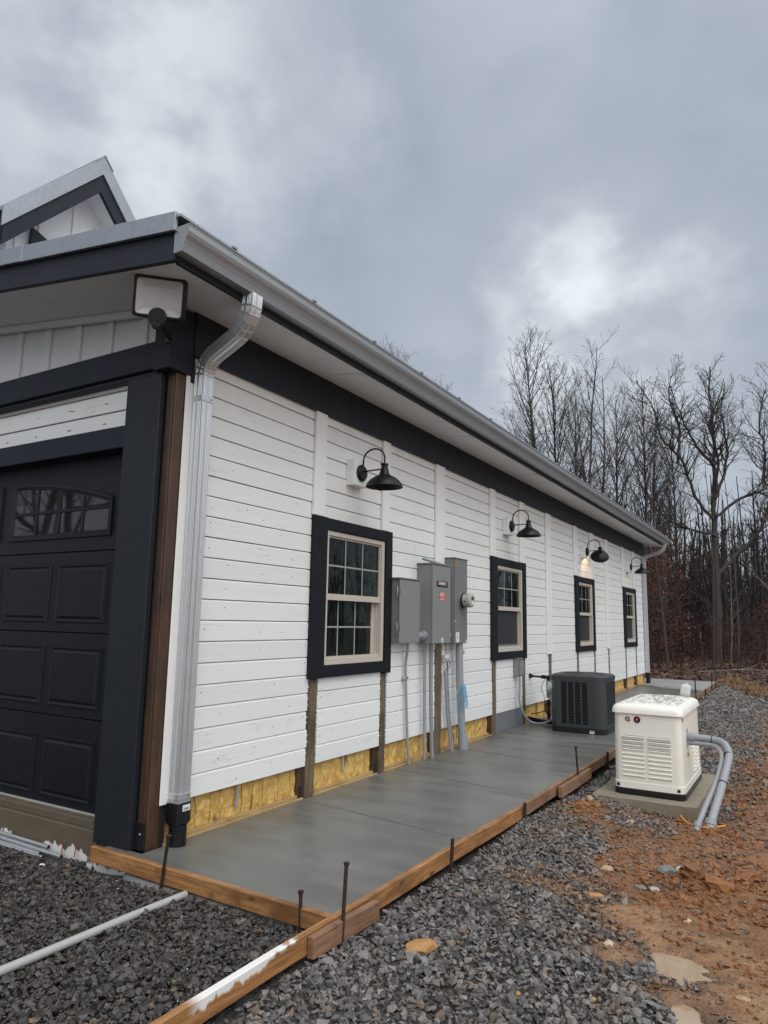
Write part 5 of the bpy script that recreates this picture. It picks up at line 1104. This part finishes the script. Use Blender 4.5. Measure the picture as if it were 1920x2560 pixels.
def twigs(r_, out, L1, dens, lv, up, rt=.007):
    pts, rr = L1; n = len(pts); L = np.linalg.norm(np.diff(pts, axis=0), axis=1).sum(); m_ = max(1, int(L*dens))
    for k in range(m_):
        t = r_.uniform(.22, 1.0); i = min(n-2, int(t*(n-1))); f = t*(n-1)-i; p = pts[i]*(1-f)+pts[i+1]*f; r0 = rr[i]*(1-f)+rr[i+1]*f
        d = pts[i+1]-pts[i]; d /= np.linalg.norm(d)+1e-9
        l = max(.25, L*r_.uniform(.22, .5)*(1.15-.6*t)); ra = max(rt*.9, r0*.55)
        q = limb(r_, p, side(r_, d, r_.uniform(.5, 1.0)), l, ra, max(rt*.5, ra*.35), 4 if lv else 3, .13, up); out[lv].append(q)
        if lv: twigs(r_, out, q, dens*1.25, lv-1, up, rt)
def mk_tree(seed, Ht, r0, kind):
    r_ = np.random.default_rng(seed); out = {3: [], 2: [], 1: [], 0: []}
    if kind == 'tall':
        n = 14; tr = limb(r_, (0, 0, -.4), (r_.normal(0, .02), r_.normal(0, .02), 1), Ht+.4, r0, .02, n, .03, .03)
        trunk = [tr]; base = .36
        nb = int(Ht*3.0)
        for k in range(nb):
            t = base+(1-base)*((k+r_.random())/nb)**.85; i = min(n-1, int(t*n)); f = t*n-i; p = tr[0][i]*(1-f)+tr[0][i+1]*f; ra = tr[1][i]
            a = r_.uniform(.38, .75); az = r_.uniform(0, 6.283); l = Ht*(.10+.24*(1-t)**.6)*r_.uniform(.65, 1.15)
            q = limb(r_, p, (math.sin(a)*math.cos(az), math.sin(a)*math.sin(az), math.cos(a)), l, min(ra*.6, 0.006+l*.0085), .006, 8, .06, .09); out[2].append(q); twigs(r_, out, q, 3.8, 1, .06)
    elif kind == 'fork':
        tr = limb(r_, (0, 0, -.4), (0, 0, 1), Ht*.28+.4, r0, r0*.8, 6, .03, .05); trunk = [tr]; P0 = tr[0][-1]
        for k in range(3):
            az = k*2.1+r_.uniform(-.5, .5); a = r_.uniform(.14, .38)
            q = limb(r_, P0, (math.sin(a)*math.cos(az), math.sin(a)*math.sin(az), math.cos(a)), Ht*r_.uniform(.6, .75), r0*.58, .015, 10, .055, .05); trunk.append(q)
            for t in np.linspace(.12, .98, int(Ht*1.2)):
                i = min(9, int(t*10)); p = q[0][i]*(1-(t*10-i))+q[0][i+1]*(t*10-i); d = q[0][i+1]-q[0][i]; d /= np.linalg.norm(d)
                l = Ht*(.08+.17*(1-t)**.7)*r_.uniform(.6, 1.1); s2 = limb(r_, p, side(r_, d, r_.uniform(.5, .9)), l, min(q[1][i]*.6, 0.006+l*.0085), .006, 6, .08, .10); out[2].append(s2); twigs(r_, out, s2, 3.8, 1, .06)
    elif kind == 'thin':
        n = 10; tr = limb(r_, (0, 0, -.4), (r_.normal(0, .04), r_.normal(0, .04), 1), Ht+.4, r0, .012, n, .035, .03); trunk = [tr]
        for k in range(int(Ht*2.2)):
            t = r_.uniform(.25, 1); i = min(n-1, int(t*n)); p = tr[0][i]; a = r_.uniform(.5, 1.1); az = r_.uniform(0, 6.283); l = Ht*(.04+.16*(1-t))*r_.uniform(.5, 1.2)
            q = limb(r_, p, (math.sin(a)*math.cos(az), math.sin(a)*math.sin(az), math.cos(a)), l, .014, .005, 5, .1, .08); out[2].append(q); twigs(r_, out, q, 2.4, 0, .03)
    else:                                   # the big spreading oak, limbs laid out by eye: (side, height) in its own plane
        rt_ = np.array(_r[:]); rt_[2] = 0; rt_ /= np.linalg.norm(rt_); dp_ = np.array([-rt_[1], rt_[0], 0])
        def path(pl, ra, rb, dep):
            P_ = np.array([v[:] for v in smooth_path([Vector(tuple(rt_*s_+dp_*(dep*i/len(pl))+np.array([0, 0, h]))) for i, (s_, h) in enumerate(pl)], 5)]); P_ = P_+r_.normal(0, .025, P_.shape)
            return P_, np.linspace(ra, rb, len(P_))
        tr = path([(-.25, -.5), (-.1, 1.5), (0, 4), (.05, 6.4), (.12, 8.0), (.25, 10), (.2, 12), (.3, 14.2)], r0, .03, .3); tr[1][:3] *= (1.5, 1.3, 1.1); trunk = [tr]
        big = [path([(.0, 6.6), (-.9, 7.6), (-1.6, 9.3), (-2.6, 10.3), (-3.0, 11.6), (-3.9, 12.9)], .085, .02, -1.5), path([(.0, 5.9), (-1.4, 6.3), (-2.3, 7.0), (-2.9, 8.2), (-3.5, 9.6)], .065, .015, 1.5), path([(.12, 7.6), (.7, 8.9), (1.0, 10.4), (.9, 12.0), (1.3, 13.6)], .08, .02, 1.0),
               path([(.1, 6.8), (1.2, 7.6), (2.4, 8.2), (3.4, 9.4), (4.1, 11), (4.6, 12.8)], .075, .02, -1.0), path([(.0, 4.0), (.9, 4.9), (2.2, 6.2), (3.0, 8.0), (4.2, 9.6), (5.0, 11.4)], .105, .02, .6), path([(.2, 9.2), (-.5, 10.2), (-1.0, 11.6), (-1.4, 13.4)], .09, .015, 1.2), path([(2.4, 8.2), (2.6, 9.8), (2.5, 11.6), (2.9, 13.4)], .08, .015, .2), path([(-1.6, 9.3), (-1.5, 10.8), (-2.0, 12.2), (-2.0, 13.4)], .08, .015, -.8), path([(.15, 8), (.1, 9.5), (-.3, 11), (.1, 13)], .08, .015, -2)]
        for q in big:
            out[3].append(q)
        for q in big+[(tr[0][18:], tr[1][18:])]:
            L = np.linalg.norm(np.diff(q[0], axis=0), axis=1).sum()
            for k in range(int(L*5.0)):
                t = r_.uniform(.22, 1); i = min(len(q[0])-2, int(t*(len(q[0])-1))); p = q[0][i]; d = q[0][i+1]-q[0][i]; d /= np.linalg.norm(d)+1e-9
                l = r_.uniform(.8, 2.3)*(1.2-.5*t); s2 = limb(r_, p, side(r_, d, r_.uniform(.5, 1.0)), l, min(q[1][i]*.55, .03), .007, 6, .16, .07); out[2].append(s2); twigs(r_, out, s2, 4.2, 1, .05)
    return trunk, out
def tree_mesh(name, seed, Ht, r0, kind, bark):
    trunk, out = mk_tree(seed, Ht, r0, kind)
    v, f = tubes(trunk, 9); tm = npmesh('trunk', v, f, bark, True)
    V, F, off = [], [], 0
    for lv, k in ((3, 7), (2, 5), (1, 4), (0, 3)):
        if out[lv]: v, f = tubes(out[lv], k); V.append(v); F.append(f+off); off += len(v)
    cm = npmesh('crown', np.concatenate(V), np.concatenate(F), bark, True)
    return tm, cm
def at(az, dist): return CAM[0]+math.sin(rad(az))*dist, CAM[1]+math.cos(rad(az))*dist
def place(proto, az, dist, sc, rot, label, group=None, name='bare_tree', xy=None):
    x, y = xy if xy else at(az, dist); R = thing(name, label, 'tree', (x, y, float(gz(x, y))), group); R.scale = (sc, sc, sc); R.rotation_euler = (0, 0, rot)
    for p in proto:
        if p.parent is None: o = p; 
        else: o = p.copy(); COL.objects.link(o)
        o.parent = R
    return R
PR = {'t1': tree_mesh('a', 11, 15, .125, 'tall', 'bark'), 't2': tree_mesh('b', 12, 15, .12, 'tall', 'bark'), 't3': tree_mesh('c', 13, 15, .11, 'tall', 'bark'), 'f1': tree_mesh('d', 14, 15, .15, 'fork', 'bark'), 'f2': tree_mesh('e', 15, 15, .14, 'fork', 'bark'),
      'n1': tree_mesh('f', 16, 13, .075, 'thin', 'bark'), 'n2': tree_mesh('g', 17, 12, .065, 'thin', 'bark'), 'n3': tree_mesh('h', 18, 12, .07, 'thin', 'bark_pale'), 'oak': tree_mesh('i', 19, 14, .19, 'oak', 'bark_oak')}
place(PR['oak'], -5.35, 36, 1.0, 0, 'large spreading oak, broadest crown at the right of the wood', name='oak_tree')
GT = 'tall bare trees rising behind the roof'
place(PR['t1'], -18.7, 36, 1.06, .3, 'tallest bare tree rising over the middle of the gutter', GT)
place(PR['t2'], -16.5, 37, 1.0, 1.3, 'bare tree just right of the tallest one above the gutter', GT)
place(PR['f1'], -13.5, 35, .97, 2.0, 'many-forked bare tree above the gutter, left of the narrow upright one', GT)
place(PR['t1'], -14.9, 39, .93, 4.0, 'slender bare tree between the tallest pair and the forked one', GT)
place(PR['t2'], -11.9, 39, .90, 2.2, 'slender bare tree between the forked one and the narrow upright one', GT)
place(PR['t1'], -9.4, 41, .88, 3.3, 'bare tree half hidden behind the left limbs of the oak', GT)
place(PR['t3'], -10.6, 36, .88, .6, 'narrow upright bare tree just before the gutter end, left of the oak', GT)
place(PR['t1'], -31.2, 52, 1.46, 2.5, 'bare treetop peeking over the gutter, nearest the photo centre', GT)
place(PR['t2'], -26.6, 50, 1.22, 4.2, 'bare treetop peeking over the gutter, second from the photo centre', GT)
place(PR['t3'], -21.3, 42, .84, 1.0, 'low bare treetop just clearing the gutter left of the tallest tree', GT)
place(PR['f1'], -1.6, 36, .92, 4.4, 'forked bare tree right of the oak at the photo edge', GT)
place(PR['t2'], -8.3, 46, .95, 5.0, 'bare tree standing behind the oak on its left', GT)
place(PR['n3'], -2.4, 27, .9, .4, 'pale-barked slim tree in front of the wood at the right', GT)
kinds = ['n1', 'n2', 'n1', 'n2', 'n3', 'n2', 'n1', 'n3']
for i in range(64):
    az = RND.uniform(-13.5, 9) if i < 50 else RND.uniform(9, 42); di = RND.uniform(29, 52)
    if abs(az+5.35) < .5 and di < 38: di += 9
    x, y = at(az, di)
    place(PR[RND.choice(kinds)], az, di, RND.uniform(.5, .84), RND.uniform(0, 6.28), 'slim bare tree crowded among others inside the dark wood', 'slim bare trees inside the dark wood')
for x, y, s, k in ((-14, -8.5, .8, 'oak'), (-18, -10, .9, 'f1'), (-12, -6.5, .7, 'n1'), (-21, -13.5, 1.0, 'f2'), (-11, -9.5, .75, 'f2')):
    place(PR[k], 0, 0, s, RND.uniform(0, 6), 'bare tree mirrored in the garage door panes', 'bare trees mirrored in the garage panes', xy=(x, y))
# far wood: reads as one mass
r_ = np.random.default_rng(77); L5, L3 = [], []
for i in range(820):
    az = r_.uniform(-15, 12) if i < 680 else r_.uniform(12, 55); di = r_.uniform(40, 95); x, y = at(az, di); h = r_.uniform(6.5, 11)*(.75+di/200); z0 = float(gz(x, y))
    tr = limb(r_, (x, y, z0-.3), (r_.normal(0, .05), r_.normal(0, .05), 1), h, r_.uniform(.06, .15), .02, 6, .04, .03); L5.append(tr)
    for k in range(12):
        t = r_.uniform(.25, 1); j = min(5, int(t*6)); a = r_.uniform(.4, 1.0); az_ = r_.uniform(0, 6.28); l = h*(.05+.22*(1-t))
        q = limb(r_, tr[0][j], (math.sin(a)*math.cos(az_), math.sin(a)*math.sin(az_), math.cos(a)), l, .03, .012, 4, .1, .08); L3.append(q)
        for _ in range(2): L3.append(limb(r_, q[0][2], side(r_, q[0][2]-q[0][1], .3)+np.array([0, 0, .1]), l*.6, .014, .008, 3, .15, .05))
v1, f1 = tubes(L5, 5); v2, f2 = tubes(L3, 3); tag(npmesh('woods', np.concatenate([v1, v2]), np.concatenate([f1, f2+len(v1)]), 'bark_far', True), kind='stuff')
# brush: tangled reddish saplings under the trees
L3 = []
for i in range(900):
    az = r_.uniform(-13, 10) if i < 700 else r_.uniform(10, 50); di = r_.uniform(29, 75); x, y = at(az, di); h = r_.uniform(.6, 2.8)+2.0*(az < -8.2); z0 = float(gz(x, y))
    tr = limb(r_, (x, y, z0), (r_.normal(0, .25), r_.normal(0, .25), 1), h, .02, .007, 5, .12, .02); L3.append(tr)
    for k in range(7): j = r_.integers(1, 5); L3.append(limb(r_, tr[0][j], side(r_, tr[0][j]-tr[0][j-1], .8), h*r_.uniform(.15, .4), .010, .005, 3, .2, .02))
v1, f1 = tubes(L3, 3); tag(npmesh('undergrowth', v1, f1, 'bark_red', True), kind='stuff')
# beech saplings that kept their rust-coloured leaves
def leafcloud(n, cx, cy, cz, sx, sy, sz, size, r_):
    c = r_.normal(0, 1, (n, 3))*np.array([sx, sy, sz])+np.array([cx, cy, cz]); a = r_.normal(size=(n, 3)); a /= np.linalg.norm(a, axis=1)[:, None]; bq = np.cross(a, r_.normal(size=(n, 3))); bq /= np.linalg.norm(bq, axis=1)[:, None]
    s = size*r_.uniform(.6, 1.3, (n, 1)); V = np.stack([c-a*s, c+bq*s*.5, c+a*s, c-bq*s*.5], 1).reshape(-1, 3); F = np.arange(4*n).reshape(-1, 4); return V, F
def mk_sapling(seed):
    r_ = np.random.default_rng(seed); h = 3.6; tr = limb(r_, (0, 0, -.1), (0, 0, 1), h, .03, .008, 8, .06, .02); L = []; V = []; F = []; off = 0
    for k in range(26):
        j = r_.integers(1, 8); az_ = r_.uniform(0, 6.28); q = limb(r_, tr[0][j], (math.cos(az_), math.sin(az_), r_.uniform(.1, .6)), r_.uniform(.4, 1.2)*(1.2-j/9), .010, .004, 5, .12, .02); L.append(q)
        for p in q[0][2:]: v, f = leafcloud(5, *p, .14, .14, .11, .034, r_); V.append(v); F.append(f+off); off += len(v)
    v, f = tubes([tr], 5); st = npmesh('trunk', v, f, 'bark_red', True); v, f = tubes(L, 3); br = npmesh('branches', v, f, 'bark_red', True); lf = npmesh('foliage', np.concatenate(V), np.concatenate(F), 'rustleaf'); return st, br, lf
SP = [mk_sapling(s) for s in (41, 42)]
for i in range(32):
    az = RND.uniform(-11.4, -8.0) if i < 20 else RND.uniform(-8, 4); di = RND.uniform(29, 44)
    R = place(SP[i % 2], az, di, RND.uniform(.7, 1.9) if i < 18 else RND.uniform(.5, 1.0), RND.uniform(0, 6.28), 'leafy rust-brown beech sapling at the foot of the wood', 'rust-brown beech saplings under the wood', 'beech_sapling')
# leaf litter and dry grass
n = 16000; x = r_.uniform(-6, 12, n); y = r_.uniform(15, 38, n); k = (forestmask(x, y) > .5); x, y = x[k], y[k]; V = []; F = []
z = gz(x, y)+.02; a = r_.uniform(0, 6.28, len(x)); s = r_.uniform(.03, .075, len(x)); t = r_.normal(0, .4, len(x))
V = np.stack([np.stack([x+np.cos(a+q)*s, y+np.sin(a+q)*s, z+np.sin(q)*s*t], -1) for q in (0, 1.57, 3.14, 4.71)], 1).reshape(-1, 3); tag(npmesh('fallen_leaves', V, np.arange(len(V)).reshape(-1, 4), 'litter'), kind='stuff')
n = 9000; x = r_.uniform(1.4, 7, n); y = r_.uniform(11.5, 24, n); f0 = forestmask(x, y); yb = np.maximum(20.1-2.85*(x-1.5), 12.5); k = (f0 > .5) & (y-yb < 3.2); x, y = x[k], y[k]; z = gz(x, y); h = r_.uniform(.06, .26, len(x)); a = r_.uniform(0, 6.28, len(x)); ln = r_.normal(0, .09, (len(x), 2))
V = np.stack([np.stack([x-np.cos(a)*.007, y-np.sin(a)*.007, z-.01], -1), np.stack([x+np.cos(a)*.007, y+np.sin(a)*.007, z-.01], -1), np.stack([x+ln[:, 0], y+ln[:, 1], z+h], -1)], 1).reshape(-1, 3); tag(npmesh('dry_grass', V, np.arange(len(V)).reshape(-1, 3), 'drygrass'), kind='stuff')
for i, (az, di, L, rz) in enumerate(((-6.9, 24.5, 2.2, .2), (-8.5, 23.5, 1.6, .9), (-3.6, 23.5, 1.8, -.3))):
    x, y = at(az, di); z = float(gz(x, y))+.25; q = limb(r_, (x, y, z), (math.cos(rz), math.sin(rz), .05), L, .022, .010, 6, .06, .0); v, f = tubes([q, limb(r_, q[0][3], (math.cos(rz+.6), math.sin(rz+.6), .2), L*.4, .012, .005, 4, .1, 0), limb(r_, q[0][1], (.1, .1, -1), .5, .014, .012, 3, .05, 0)], 5)
    tag(npmesh('fallen_branch', v, f, 'bark_pale' if i == 0 else 'bark', True, (x, y, z)), ('pale fallen branch leaning over the leaf litter beyond the walk', 'dark fallen branch behind the far end of the walk', 'fallen branch at the right before the wood')[i], 'branch')
